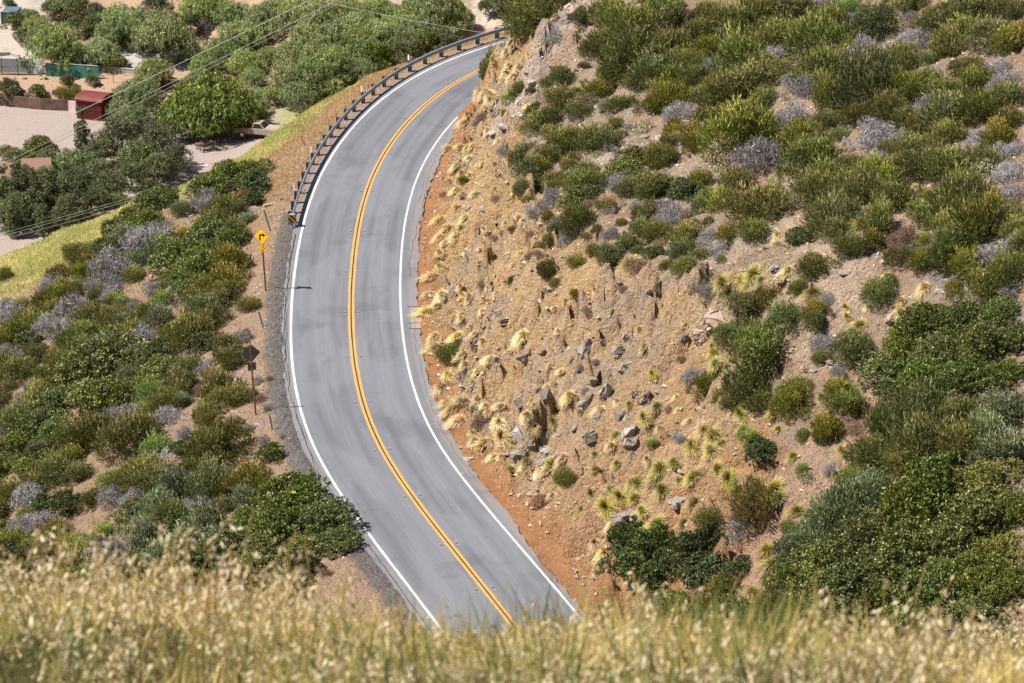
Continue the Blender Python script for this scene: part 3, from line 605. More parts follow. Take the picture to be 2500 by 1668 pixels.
# ------------------------------------------------------------ where plants stand: (zoomed view: x0, y0, scale), then code x y width in that view
VIEWS = {
'A': (1150, 0, 3.917, """g 450 90 260;g 640 170 380;c 900 20 150;c 700 30 200;g 1060 165 170;T 1050 280 130;c 1330 140 330;g 1420 270 330;c 1230 460 300;b 1840 60 380;b 1730 130 200;c 1600 300 400;g 1600 560 460;c 1900 480 420;c 2200 330 300;c 1900 260 330;c 2250 480 220;c 1450 470 280;g 900 720 230;c 760 790 150;T 1010 850 200;b 400 910 170;c 470 850 130;d 580 880 110;c 1230 860 230;c 870 960 260;c 620 1060 170;c 640 1190 300;c 780 1130 230;c 1040 1060 250;c 1430 1010 300;g 1750 760 380;c 1580 800 280;y 1750 1000 300;c 1930 950 280;g 2230 900 220;g 2300 1020 190;y 770 1280 170;c 940 1370 260;g 1210 1390 360;g 560 1520 220;c 740 1520 200;y 1950 1250 200;y 2170 1400 200;y 1830 1480 260;l 1560 1530 280;y 950 1540 160;G 1280 1000 150;G 1340 880 110;G 1510 1210 90;G 1880 1140 90;G 2260 680 170;f 1310 560 110;f 1180 960 80;f 840 800 60;f 1210 1480 110;c 1700 620 330;c 2080 620 260;g 1330 700 200;c 1080 640 90;w 420 700 120;w 480 620 100;w 250 900 130;w 210 870 110;w 130 880 110;w 350 650 110;w 560 500 110;w 560 1000 90"""),
'B': (1600, 0, 2.611, """b 1230 50 190;g 1080 280 340;g 520 440 320;c 480 170 290;c 640 100 260;c 780 250 300;c 880 60 260;c 1120 170 220;g 1410 160 280;c 1620 50 210;c 1800 130 260;c 2050 90 300;c 2270 90 220;c 1870 310 290;c 2150 240 240;c 2290 300 200;c 1600 420 240;c 1070 460 380;y 800 450 150;G 1330 320 250;G 1500 370 210;G 1290 130 130;G 1100 30 150;G 340 430 130;G 930 570 190;G 720 780 130;G 870 770 190;G 1400 890 270;G 640 1030 280;G 1680 260 190;G 2180 430 170;G 2230 520 160;G 2280 1100 250;G 2290 970 160;G 2270 1230 150;G 1270 640 130;G 2150 690 140;G 1650 1250 90;G 500 1260 150;G 1960 1000 130;G 1760 700 170;G 100 1400 200;G 60 1330 120;G 2050 970 120;G 1590 870 110;c 90 500 240;c 100 640 260;g 260 520 150;c 640 530 280;c 470 620 280;g 700 650 140;c 1160 650 260;c 1110 780 170;g 1390 580 320;c 1500 720 290;c 1700 550 240;c 2030 550 280;y 2050 480 180;c 1330 760 220;b 1180 860 130;c 430 780 260;c 560 880 380;y 260 880 200;y 130 840 140;c 950 900 260;c 1010 1040 360;y 870 930 170;c 1750 830 280;g 1900 770 260;c 2090 710 260;g 2250 640 180;c 2260 780 220;c 1870 880 260;g 1070 1130 240;c 1260 1050 220;c 1420 1150 300;c 1690 1090 280;g 1860 1080 280;c 2090 1080 230;y 2200 900 200;y 60 1030 180;f 430 1100 120;y 520 1160 170;d 200 1220 210;y 680 1350 300;c 700 1290 200;c 1060 1250 280;c 1300 1240 250;c 1540 1300 220;g 1470 1190 200;g 1170 1430 280;c 1420 1440 200;y 1560 1060 130;c 1760 1390 240;c 1960 1340 290;y 2150 1330 200;c 2280 1400 220;c 2080 1480 290;c 1890 1480 200;y 920 1490 190;y 200 1540 180;y 470 1480 130;c 30 1220 180;c 340 1250 120;n 200 1370 110;y 340 1420 70;c 250 1430 70;f 770 1160 110;c 1640 950 230;c 1240 330 140;c 1980 430 180;G 840 500 90;y 1500 980 150;G 1440 1010 150;c 2010 200 200;c 1560 600 200;c 1840 640 200;G 1820 600 110;c 2330 1550 150;G 1620 110 90;G 800 1170 100"""),
'C': (1000, 200, 3.336, """g 940 740 190;g 930 860 140;c 1060 700 200;c 1140 640 200;d 1070 880 110;y 1310 690 150;y 1210 860 110;g 1430 870 240;l 1740 720 280;y 2040 640 210;l 1350 950 240;l 1500 900 180;y 1600 1020 150;g 1390 1140 210;y 1150 1120 130;y 1110 1060 90;G 1700 820 190;y 1790 900 200;c 1980 880 240;d 2240 890 220;c 1950 1080 240;g 1870 1230 200;g 1790 1310 170;g 1640 1400 200;d 2000 1410 180;g 2240 1400 210;c 2240 1510 200;c 1490 1370 90;c 1370 1480 120;c 1130 1520 140;g 1190 1200 100;g 1140 1280 100;y 1080 1340 90;y 840 1190 70;y 970 960 90;y 1530 1220 70;y 1440 1260 60;G 1180 930 180;G 1130 1010 140;G 1190 1150 130;G 2130 1060 180;G 1290 1260 160;G 1010 1050 120;G 2120 1180 150;G 1640 1240 130;f 1520 590 90;f 1190 560 80;f 1890 780 100;f 1260 880 80;f 1110 400 80;f 1520 1020 60;f 1740 990 60;w 460 310 120;w 400 340 90;w 330 530 130;w 430 520 100;w 530 500 120;w 500 600 100;w 680 80 150;w 600 60 110;w 300 790 90;w 400 860 100;w 280 1100 140;w 340 1180 150;w 400 1230 120;T 430 1180 90;w 250 1370 120;w 250 1480 130;w 560 900 90;w 400 660 110;d 410 655 45;w 440 720 110;w 500 740 100;w 390 1000 110;w 620 380 100;w 740 460 110;n 600 300 110;n 460 110 110;w 330 230 70;w 440 200 90;w 350 440 80;w 620 230 90;w 780 570 100;G 560 330 90;w 260 1250 90;w 310 1290 90;c 430 810 80;n 270 930 90;G 760 560 90;w 900 520 90"""),
'D': (1000, 650, 2.9375, """w 190 60 120;w 160 190 140;w 240 180 120;w 150 310 150;w 210 270 100;w 330 350 90;w 200 480 130;w 200 560 130;w 270 760 140;w 230 850 130;w 290 960 130;w 330 1010 120;w 400 960 140;w 380 1090 150;w 640 1090 170;w 560 1240 160;w 660 1190 170;w 480 1230 130;w 830 470 120;w 780 500 80;w 530 300 80;w 540 520 90;w 400 610 110;w 1160 900 130;w 1390 1010 130;w 850 1430 110;w 960 1450 120;w 740 1440 130;w 1120 1350 120;w 690 1290 110;w 340 620 80;w 1000 850 90;w 1330 160 70;w 450 1180 90;w 620 1350 90;T 1040 1090 130;T 1580 970 90;T 1680 1060 140;T 1780 980 130;T 1740 750 110;T 1490 1200 120;T 1860 1200 130;y 1110 1510 120;b 1740 1270 80;T 2030 1260 150;T 2190 1180 150;T 2180 1300 160;T 1900 1380 150;T 1800 1420 150;T 2060 1480 160;T 1650 1520 160;T 2300 1480 150;T 1490 1390 110;T 1340 1440 110;T 2250 90 170;c 300 620 150;n 540 1090 160;n 480 1150 110;d 470 1010 90;c 980 40 100;y 1050 120 70;y 1190 200 60;c 740 100 70;n 520 130 80;G 1270 900 80;G 1930 1230 110;c 2140 850 160;c 2260 950 160;T 2180 560 110;T 2200 680 130;G 2030 800 120;c 1850 0 100;c 2000 10 130;T 2120 1150 130;n 1240 730 60;w 1020 700 70;w 1460 300 70;w 1700 560 80;w 900 980 80"""),
'E': (1700, 550, 2.9375, """c 240 90 130;c 420 40 200;d 750 110 200;c 1000 50 240;g 1110 190 160;y 1270 130 160;c 860 300 180;c 740 450 110;g 1110 440 290;g 1330 480 190;c 1390 400 120;y 860 600 150;g 870 680 170;g 650 690 230;g 420 890 400;g 250 780 180;y 520 520 200;c 360 570 230;T 420 310 190;T 340 380 170;T 230 460 150;T 470 370 110;b 180 250 80;w 680 300 120;w 600 130 110;w 110 370 100;w 1650 420 140;w 1480 600 130;w 1480 520 110;T 1070 570 100;T 1180 690 170;w 1240 570 80;T 1820 580 110;T 150 900 180;T 230 1000 150;T 520 1130 90;T 320 1330 160;T 350 1440 150;T 570 1320 160;T 600 1440 110;T 150 1490 140;b 770 1500 100;T 1080 640 90;c 370 1180 230;c 230 1270 150;c 460 1250 170;c 700 1180 190;c 690 1290 220;y 930 1450 190;c 80 1120 140;b 1110 800 120;g 1130 890 230;b 1080 1190 160;c 1060 1290 220;y 1000 1210 160;l 1650 680 300;l 1900 700 320;l 2180 640 280;l 1500 870 300;l 1380 1040 340;l 1750 920 340;o 1850 800 260;l 2050 880 320;l 2270 830 240;l 1680 1130 320;l 1440 1180 220;l 1950 1110 330;l 2220 1060 260;g 1400 1400 290;g 1650 1390 330;c 1880 1340 240;S 2230 1300 300;S 2120 1470 300;S 1660 1010 130;S 1330 1470 170;g 1850 150 340;c 2000 60 280;c 2290 50 220;c 1640 110 150;y 1790 290 130;y 1460 240 150;c 1610 260 140;g 2260 350 220;c 2050 420 230;c 1870 450 190;c 1950 300 210;c 1740 200 180;G 2220 190 240;G 2240 460 130;G 910 850 150;G 1020 1060 110;G 920 530 100;G 170 180 150;G 90 470 140;G 1540 180 80;G 720 430 60;w 1370 350 80;n 980 1250 100;c 900 960 90;G 100 60 120"""),
'F': (1300, 1050, 1.958, """T 280 290 80;T 240 370 80;T 380 270 90;T 350 350 120;T 420 300 100;T 480 230 80;T 500 310 90;T 620 160 120;T 600 220 90;T 700 230 70;T 770 210 110;T 860 100 80;T 930 210 100;T 980 280 90;T 1040 220 110;T 1160 260 120;T 1190 310 90;T 630 270 90;T 790 330 110;T 600 430 120;T 730 430 80;T 1250 110 90;b 1290 190 70;T 1480 90 80;T 1270 370 90;y 160 240 90;T 1120 560 110;T 890 170 90;w 760 60 80;b 1300 35 60;T 910 50 80;w 550 120 70;w 390 60 80;w 300 520 80;w 290 580 60;T 1010 330 80;T 530 370 80;T 690 150 70;y 1080 370 180;b 1030 30 100;d 1110 110 140;G 1420 180 60;c 1420 10 110;c 1380 30 80;b 1540 230 180;S 1660 270 190;S 1500 370 230;S 1430 440 200;S 1230 570 150;S 1400 500 200;S 1310 480 110;n 40 340 80;d 460 510 170;d 600 560 240;d 800 560 240;d 450 640 190;d 620 680 250;d 830 660 210;c 850 430 90;l 1600 530 280;l 1400 640 240;l 1580 690 300;l 1400 790 260;l 1800 600 320;l 1850 400 300;l 1950 250 300;o 2200 220 280;l 2150 400 330;l 2000 540 280;o 2250 560 250;l 2180 700 260;l 1960 750 300;l 1720 810 260;o 2080 440 160;l 2300 380 180;o 1890 330 170;l 2300 760 200;l 1220 700 160;c 1640 120 240;c 1790 170 190;G 1930 150 110;S 2230 80 250;c 1880 60 250;c 2080 60 200;c 930 800 170;G 1000 460 150;T 1160 620 100;d 1000 660 120"""),
'L': (0, 400, 3.336, """l 1870 120 380;l 1710 230 300;l 2060 60 240;l 1270 330 300;l 1100 450 260;l 1380 280 200;l 960 560 220;l 880 690 180;l 1200 480 260;l 1500 800 400;l 1720 600 380;l 1880 650 280;l 1440 960 240;l 1640 880 340;l 1560 1000 240;c 640 770 200;c 680 900 200;c 650 1030 180;c 1080 810 230;c 1110 920 170;G 1200 640 330;G 1290 570 230;G 940 880 320;G 870 1000 240;p 1230 920 110;c 50 910 120;c 360 1120 150;c 210 1240 170;c 470 1200 240;G 640 1250 340;G 430 1360 240;G 600 1410 260;c 500 1080 180;c 1000 1150 190;y 940 1270 220;c 150 1350 270;c 60 1430 190;c 300 1320 240;b 1170 1170 110;b 900 1370 150;b 1310 1130 170;S 1300 1270 200;b 1620 1130 180;c 1800 1110 320;y 1900 840 280;y 1840 760 180;c 2040 1160 160;c 1700 1310 340;w 2000 960 120;c 1850 1500 200;c 1420 1380 180;x 1500 330 260;x 1560 430 220;x 1860 160 230;X 1440 1100 280;x 1400 1050 200;X 1480 1220 280;w 2060 250 90;w 1940 330 90;G 1820 340 90;G 1990 1420 120;G 430 1010 160;X 950 1000 260;w 1250 990 90;G 50 1520 130"""),
'M': (0, 850, 2.611, """l 700 90 420;o 900 60 300;l 520 180 330;l 1020 60 220;l 400 330 280;l 600 340 360;l 250 480 280;l 760 320 280;l 350 560 260;l 110 640 250;l 60 740 200;l 290 690 260;l 180 790 230;c 600 580 280;c 470 690 230;c 850 600 280;b 980 300 230;b 950 400 150;c 1200 120 200;c 1470 90 190;c 1160 260 190;y 1400 260 270;c 1470 330 200;c 1320 440 180;y 1490 500 110;b 1020 640 220;d 1180 660 140;l 1310 560 150;c 1400 660 300;c 1280 760 220;g 1370 860 260;l 1730 690 150;y 1590 860 210;c 500 810 190;b 720 840 190;b 860 800 110;G 200 960 250;G 250 1110 230;d 440 1000 190;G 720 960 160;G 850 960 190;G 1060 450 170;G 1180 560 110;G 1340 130 130;y 830 930 110;S 1150 900 240;S 1040 1000 240;S 1330 1130 270;S 1240 1220 280;S 1600 980 200;l 1900 970 380;l 2080 1100 320;l 1800 1140 360;l 1610 1150 240;S 1450 1230 260;l 2150 1230 230;l 1950 1270 290;o 1700 1280 290;b 930 1130 150;b 680 1160 160;T 460 1200 110;g 340 1290 170;f 520 1260 120;G 760 1330 240;c 100 1290 190;c 60 960 150;c 140 160 190;c 240 60 180;G 240 310 240;G 50 530 130;G 60 80 140;c 330 240 130;c 50 250 130;c 60 440 170;n 150 320 110;y 60 190 80;x 740 540 150;x 1170 440 130;x 1040 720 230;X 960 720 160;G 1650 210 70;n 1660 320 90;c 1610 310 90;G 1700 380 60;G 1570 520 90;G 1680 600 90;w 960 440 110;n 1270 260 80;S 1050 1330 260;d 1500 1400 230;c 900 1340 150;G 130 1180 160;l 40 1150 140;G 1210 20 60;n 1720 200 50;w 1420 430 70;n 1800 560 50"""),
}
VALLEY = {
'V': (0, 0, 3.647, """P 500 400 460;P 380 300 260;P 620 500 240;P 330 230 240;P 880 460 330;P 1000 520 210;P 1080 150 400;P 1000 300 260;P 1400 200 330;P 1450 330 420;P 1640 420 260;P 1280 320 220;O 1560 480 230;P 2080 130 330;P 2100 290 330;P 1960 480 340;P 2200 560 300;P 1800 560 200;P 1380 630 300;P 1260 780 300;P 1120 850 260;P 1180 1050 300;P 1060 980 220;W 1900 880 780;L 700 230 190;O 820 260 230;L 120 200 170;O 200 330 150;P 560 60 240;O 700 80 240;O 470 90 200;O 860 130 200;L 90 810 200;L 330 820 150;L 600 730 120;L 370 1330 300;L 260 1420 200;Q 740 1230 190;O 1100 1230 380;O 930 1330 330;O 1420 1330 380;O 1400 1110 170;O 1560 1450 300;O 1250 1440 330;P 640 1480 280;O 780 1480 240;O 430 1440 230;O 150 1440 230;L 60 1360 160;L 1370 940 170;O 1560 1180 200;P 1760 690 170;O 1240 420 150;O 80 40 120;P 260 120 160;L 820 720 110;O 1400 60 260;P 1760 60 300;O 1700 200 200;P 1900 20 260"""),
'U': (600, 0, 3.336, """P 150 130 330;P 60 300 240;P 400 120 340;P 260 50 240;P 650 130 330;P 520 30 240;P 900 190 330;P 800 60 260;P 1060 60 300;P 720 300 340;P 500 280 280;P 380 420 260;P 180 450 210;P 620 400 300;P 900 330 330;P 1100 240 320;P 1300 170 280;P 1280 330 280;P 1550 80 370;P 1480 220 280;P 1700 110 260;P 330 630 260;P 530 590 300;P 700 520 300;P 250 760 230;P 430 760 260;P 700 700 220;O 450 880 180;P 930 540 260;L 1060 460 240;L 1440 350 220;O 1600 330 200;O 1230 460 180;P 60 640 200;P 980 420 240;P 1750 200 180;L 1950 60 120;O 2050 30 150;P 1380 60 240;P 120 880 160;P 560 470 200;L 850 620 170;L 1640 260 200;P 1200 120 220;P 90 760 160"""),
'X': (0, 400, 3.336, """Q 40 330 190;Q 160 300 180;Q 290 330 190;Q 420 300 170;Q 560 290 180;Q 690 240 160;Q 110 460 160;Q 360 470 170;O 60 260 230;O 200 160 230;O 310 330 300;O 170 450 280;O 400 150 230;O 480 320 260;O 640 180 300;O 560 420 250;O 760 330 260;O 900 200 280;O 1080 110 260;O 1280 60 260;O 950 340 200;O 820 80 250;L 350 520 160;O 40 480 200;O 640 500 150;L 130 640 110;O 300 620 170;O 1180 180 150;O 60 720 150;O 460 560 110"""),
}
TRAIL = [(1790, 415), (1815, 455), (1845, 490), (1870, 530), (1900, 580), (1940, 640)]
PL = []
def put(code, px, py, wpx, valley=False):
    S = SP[code]; r = np.random.default_rng(int(px * 7 + py * 13) % 99991)
    hp = wpx * S['r']; q = hit(px, py + hp * 0.42, valley)
    if valley and code in 'POLW': q = hit(px, min(py + hp * 0.55, 560), True)
    _, _, dep = project(q); w = wpx * dep / F
    if code in 'WPOL' and valley: w *= 0.98
    w *= r.uniform(0.85, 1.2) if code in 'wTcgyG' else 1.0
    w *= {'T': 1.5, 'w': 1.6, 'l': 1.2, 'c': 1.2, 'g': 1.18, 'y': 1.12, 'S': 1.15, 'G': 1.15, 'o': 1.1, 'd': 1.1, 'O': 1.12, 'P': 1.1, 'L': 1.1}.get(code, 1.0)
    vi = int(r.integers(len(S['v']))); o = None; sc = w / 2.0; rz = r.uniform(0, 6.28); z = q[2] - 0.03 * w
    d_, s_ = [float(q_[0]) for q_ in road_sd(np.array([q[0]]), np.array([q[1]]))]
    if not valley and -4.2 < d_ < ER + 0.25 and s_ < 150:      # nothing grows on the pavement: move it to the verge
        dn_ = ER + 0.35 + 0.2 * w if d_ > 0 else ELF - 1.1 - 0.3 * w
        x_, y_ = [float(v_) for v_ in road_pt(s_, dn_)]; q = np.array([x_, y_, float(H(x_, y_))]); z = q[2] - 0.03 * w
    if not valley and code in 'cgylSdG' and w > 0.5:          # the trail stays open
        for a_, b_ in zip(TRAIL[:-1], TRAIL[1:]):
            a_ = np.array(a_) * K; b_ = np.array(b_) * K; t_ = np.clip(np.dot(np.array([px, py]) - a_, b_ - a_) / np.dot(b_ - a_, b_ - a_), 0, 1)
            if np.hypot(*(np.array([px, py]) - a_ - t_ * (b_ - a_))) < 17 + wpx * 0.30: return None
    loc = (q[0], q[1], z)
    if S['parts']:
        o = obj(S['name'], None, loc=loc, rot=(0, 0, rz)); o.scale = (sc, sc, sc * r.uniform(0.92, 1.08))
        obj('crown', S['v'][vi], o); obj('trunk', S['parts'][1][vi % len(S['parts'][1])], o)
    else:
        e2 = r.uniform(0.86, 1.2); zs = r.uniform(0.95, 1.4) if code not in 'wTp' else r.uniform(0.8, 1.1)
        o = obj(S['name'], S['v'][vi], loc=loc, rot=(0, 0, rz)); o.scale = (sc * e2, sc / e2, sc * zs)
        if not valley:      # lean with the ground, partly
            e = 0.4; nx_ = float(H(q[0] - e, q[1]) - H(q[0] + e, q[1])); ny_ = float(H(q[0], q[1] - e) - H(q[0], q[1] + e))
            nrm = Vector((nx_, ny_, 2 * e)).normalized(); k = 0.75 if code in 'wTp' else (0.0 if code in 'xX' else 0.5)
            nrm = (nrm * k + Vector((0, 0, 1 - k))).normalized(); o.rotation_mode = 'QUATERNION'
            o.rotation_quaternion = Vector((0, 0, 1)).rotation_difference(nrm) @ Matrix.Rotation(rz if code not in 'wT' else math.atan2(nrm.y, nrm.x) + r.normal(0, 0.5), 3, 'Z').to_quaternion()
    PL.append(dict(o=o, code=code, px=px, py=py, w=wpx, m=w, valley=valley)); return o
SP['W'] = dict(SP['P'], v=[m_weep('crown', M_['W'], 370, h=1.32, n=30000, lobs=22, clus=1300, base=0.24)], r=0.74, looks=('broad umbrella crowned green', 'large'), name='pepper_tree', group=None, parts=('crown', [m_trunk('trunk', BARK, 371, 1.3, 2, 0.075, 0.6)]))
for vw, (x0, y0, k, txt) in VIEWS.items():
    for it in txt.split(';'):
        c, x, y, w = it.split(); put(c, x0 + float(x) / k, y0 + float(y) / k, float(w) / k)
for vw, (x0, y0, k, txt) in VALLEY.items():
    for it in txt.split(';'):
        c, x, y, w = it.split(); put(c, x0 + float(x) / k, y0 + float(y) / k, float(w) / k, True)

EXTRA = {'N': (0, 1300, 2.611, "S 950 60 280;G 760 130 230;l 1400 130 300;d 1250 200 260;c 300 150 240;c 520 200 240;d 100 150 220;c 100 330 260;g 650 330 260;d 900 330 260;l 1650 250 280;d 1900 230 250;c 1150 380 260;c 350 420 260;b 480 60 150;S 700 420 250;n 2080 260 90"),
 'R': (1300, 1050, 1.958, "l 1500 900 300;l 1800 950 300;l 2120 900 300;c 1180 830 200;d 950 860 200;c 700 850 200;T 1060 760 110;T 560 800 90")}
for vw, (x0, y0, k, txt) in EXTRA.items():
    for it in txt.split(';'):
        c, x, y, w = it.split(); put(c, x0 + float(x) / k, y0 + float(y) / k, float(w) / k)
def fill(n, x0, x1, y0, y1, cond, codes, wr, gap, seed):
    r = np.random.default_rng(seed); XY = [(p['o'].location[0], p['o'].location[1], p['m'] / 2) for p in PL if not p['valley']]; k = 0
    for _ in range(n * 60):
        if k >= n: break
        x = r.uniform(x0, x1); y = r.uniform(y0, y1); w = r.uniform(*wr) ; dd = float(grid_at(DD, x, y))
        if not cond(x, y, dd): continue
        u, v, dep = project((x, y, float(H(x, y)) + 0.3))
        if not (-40 < u < 2540 and -30 < v < 1480): continue
        if any((x - a) ** 2 + (y - b) ** 2 < (gap * (c + w / 2)) ** 2 for a, b, c in XY): continue
        code = codes[int(r.integers(len(codes)))]; XY.append((x, y, w / 2)); k += 1; put(code, u, v, w * F / dep)
    return k
NF1 = fill(110, -36, -7, 128, 203, lambda x, y, d: d < ELF - 3.2 and y < float(np.interp(x, RX, RY)) - 7 - 0.45 * max(-x - 15, 0), 'ccgGySlcd', (1.0, 2.4), 0.66, 91)
NF2 = fill(120, 1, 40, 122, 236, lambda x, y, d: d > ER + 3 and 1.02 * (d - ER) > hillz(x, y) + 1.5, 'GccyTgfTcnw', (0.55, 1.5), 0.72, 92)
NF3 = fill(60, -3, 14, 132, 222, lambda x, y, d: ER + 0.9 < d < ER + 3.2, 'wwwwT', (0.5, 0.9), 0.5, 93)
NF4 = fill(60, -3, 16, 132, 215, lambda x, y, d: ER + 3 < d and 1.02 * (d - ER) < hillz(x, y) + 1, 'wwTwn', (0.3, 0.6), 0.8, 94)
def put_at(code, s, d, wm, zs=1.0, dz=0.0):
    x, y = [float(q) for q in road_pt(s, d)]; z = float(H(x, y)); S = SP[code]; r = np.random.default_rng(int(s * 31 + d * 17)); u, v, dep = project((x, y, z + wm * 0.3)); o = obj(S['name'], S['v'][int(r.integers(len(S['v'])))], loc=(x, y, z - 0.05 + dz), rot=(0, 0, r.uniform(0, 6))); o.scale = (wm / 2, wm / 2, wm / 2 * zs)
    PL.append(dict(o=o, code=code, px=u, py=v, w=wm * F / dep, m=wm, valley=False)); return o
for a_ in (('d', 115.0, 4.1, 2.4, 1.6), ('c', 116.6, 4.0, 2.8, 1.8), ('o', 118.6, 3.9, 3.0, 1.8), ('c', 113.0, 4.6, 1.8, 1.3), ('g', 124, 5.4, 3.2, 1.2), ('c', 118, 6.0, 2.4, 1.0)): put_at(*a_)

# ------------------------------------------------------------ rocks
def m_rock(name, m, seed, n=15, sq=(1, 0.8, 0.7), pts=0.12):
    import bmesh
    r = np.random.default_rng(seed); P = rdir(n, r) * r.uniform(1 - pts * 2, 1, n)[:, None] * np.array(sq)
    b = bmesh.new(); vs_ = [b.verts.new(q) for q in P]; res = bmesh.ops.convex_hull(b, input=vs_)
    bmesh.ops.delete(b, geom=[v for v in b.verts if not v.link_faces], context='VERTS')
    bmesh.ops.bevel(b, geom=list(b.edges), offset=0.035, segments=1, affect='EDGES')
    bmesh.ops.triangulate(b, faces=b.faces); bmesh.ops.subdivide_edges(b, edges=b.edges, cuts=1, use_grid_fill=True)
    for v in b.verts:
        v.co += v.normal * float(r.normal(0, 0.045)) + Vector(tuple(r.normal(0, 0.018, 3)))
    me = bpy.data.meshes.new(name); b.to_mesh(me); b.free(); me.materials.append(m); return me
def rock_mat(name, a, b_, c_):
    m = mat(name, a, 0.9, 0, 0.2); g = NG(m); v = g.ocoord(); oi = g.n('ShaderNodeObjectInfo'); n = g.noise(v, 2.2, 8, 0.7)
    c = g.mix(g.rng(n, 0.35, 0.65), a, b_); c = g.mix(g.rng(g.noise(v, 6, 5, 0.7), 0.52, 0.66, 0, 0.7), c, c_)
    cr = g.rng(g.vor(v, 2.6, 'DISTANCE_TO_EDGE'), 0.0, 0.025, 0.75, 0); c = g.mix(cr, c, (0.10, 0.08, 0.065))
    hs = g.n('ShaderNodeHueSaturation'); g.l(c, hs.inputs['Color']); g.l(g.rng(oi.outputs['Random'], 0, 1, 0.8, 1.15), hs.inputs['Value']); g.col(hs.outputs[0]); g.bump(g.noise(v, 5, 8, 0.75), 0.09, 1.0); return m
RG_ = rock_mat('grey_rock', (0.32, 0.285, 0.25), (0.22, 0.195, 0.17), (0.40, 0.29, 0.18)); RP_ = rock_mat('pink_rock', (0.47, 0.36, 0.30), (0.36, 0.27, 0.22), (0.50, 0.42, 0.35)); RW_ = rock_mat('pale_rock', (0.44, 0.40, 0.36), (0.34, 0.31, 0.28), (0.46, 0.36, 0.26))
ROCK = {'r': [m_rock('grey_rock', RG_, 500 + i, 16, (1, 0.8, 0.75)) for i in range(6)], 'k': [m_rock('pink_rock', RP_, 520 + i, 18, (1, 0.75, 0.7)) for i in range(5)], 'q': [m_rock('pale_rock', RW_, 540 + i, 15, (1, 0.7, 0.6)) for i in range(4)]}
for k_, nm, looks in (('r', 'rock', ('grey angular', 'cracked')), ('k', 'boulder', ('pinkish weathered', 'blocky')), ('q', 'rock', ('pale', 'sun bleached'))):
    SP[k_] = dict(v=ROCK[k_], r=0.7, name=nm, cat='rock', looks=looks, group={'r': 'grey rocks in the cutting', 'k': 'pinkish boulders on the hillside', 'q': 'pale rocks beside the road'}[k_], parts=None)
def put_rock(code, px, py, wpx, tall=0.7, valley=False):
    S = SP[code]; r = np.random.default_rng(int(px * 3 + py * 11) % 99991); q = hit(px, py + wpx * tall * 0.30, valley); _, _, dep = project(q); m = wpx * dep / F
    o = obj(S['name'], S['v'][int(r.integers(len(S['v'])))], loc=(q[0], q[1], q[2] + -0.02 * m * tall)); o.rotation_euler = (r.uniform(-0.3, 0.3), r.uniform(-0.3, 0.3), r.uniform(-0.5, 0.5) + (3.14 if r.random() < 0.5 else 0))
    m *= 1.12; o.scale = (m * 0.56, m * 0.56, m * 0.62 * tall / 0.7); PL.append(dict(o=o, code=code, px=px, py=py, w=wpx, m=m, valley=valley)); return o
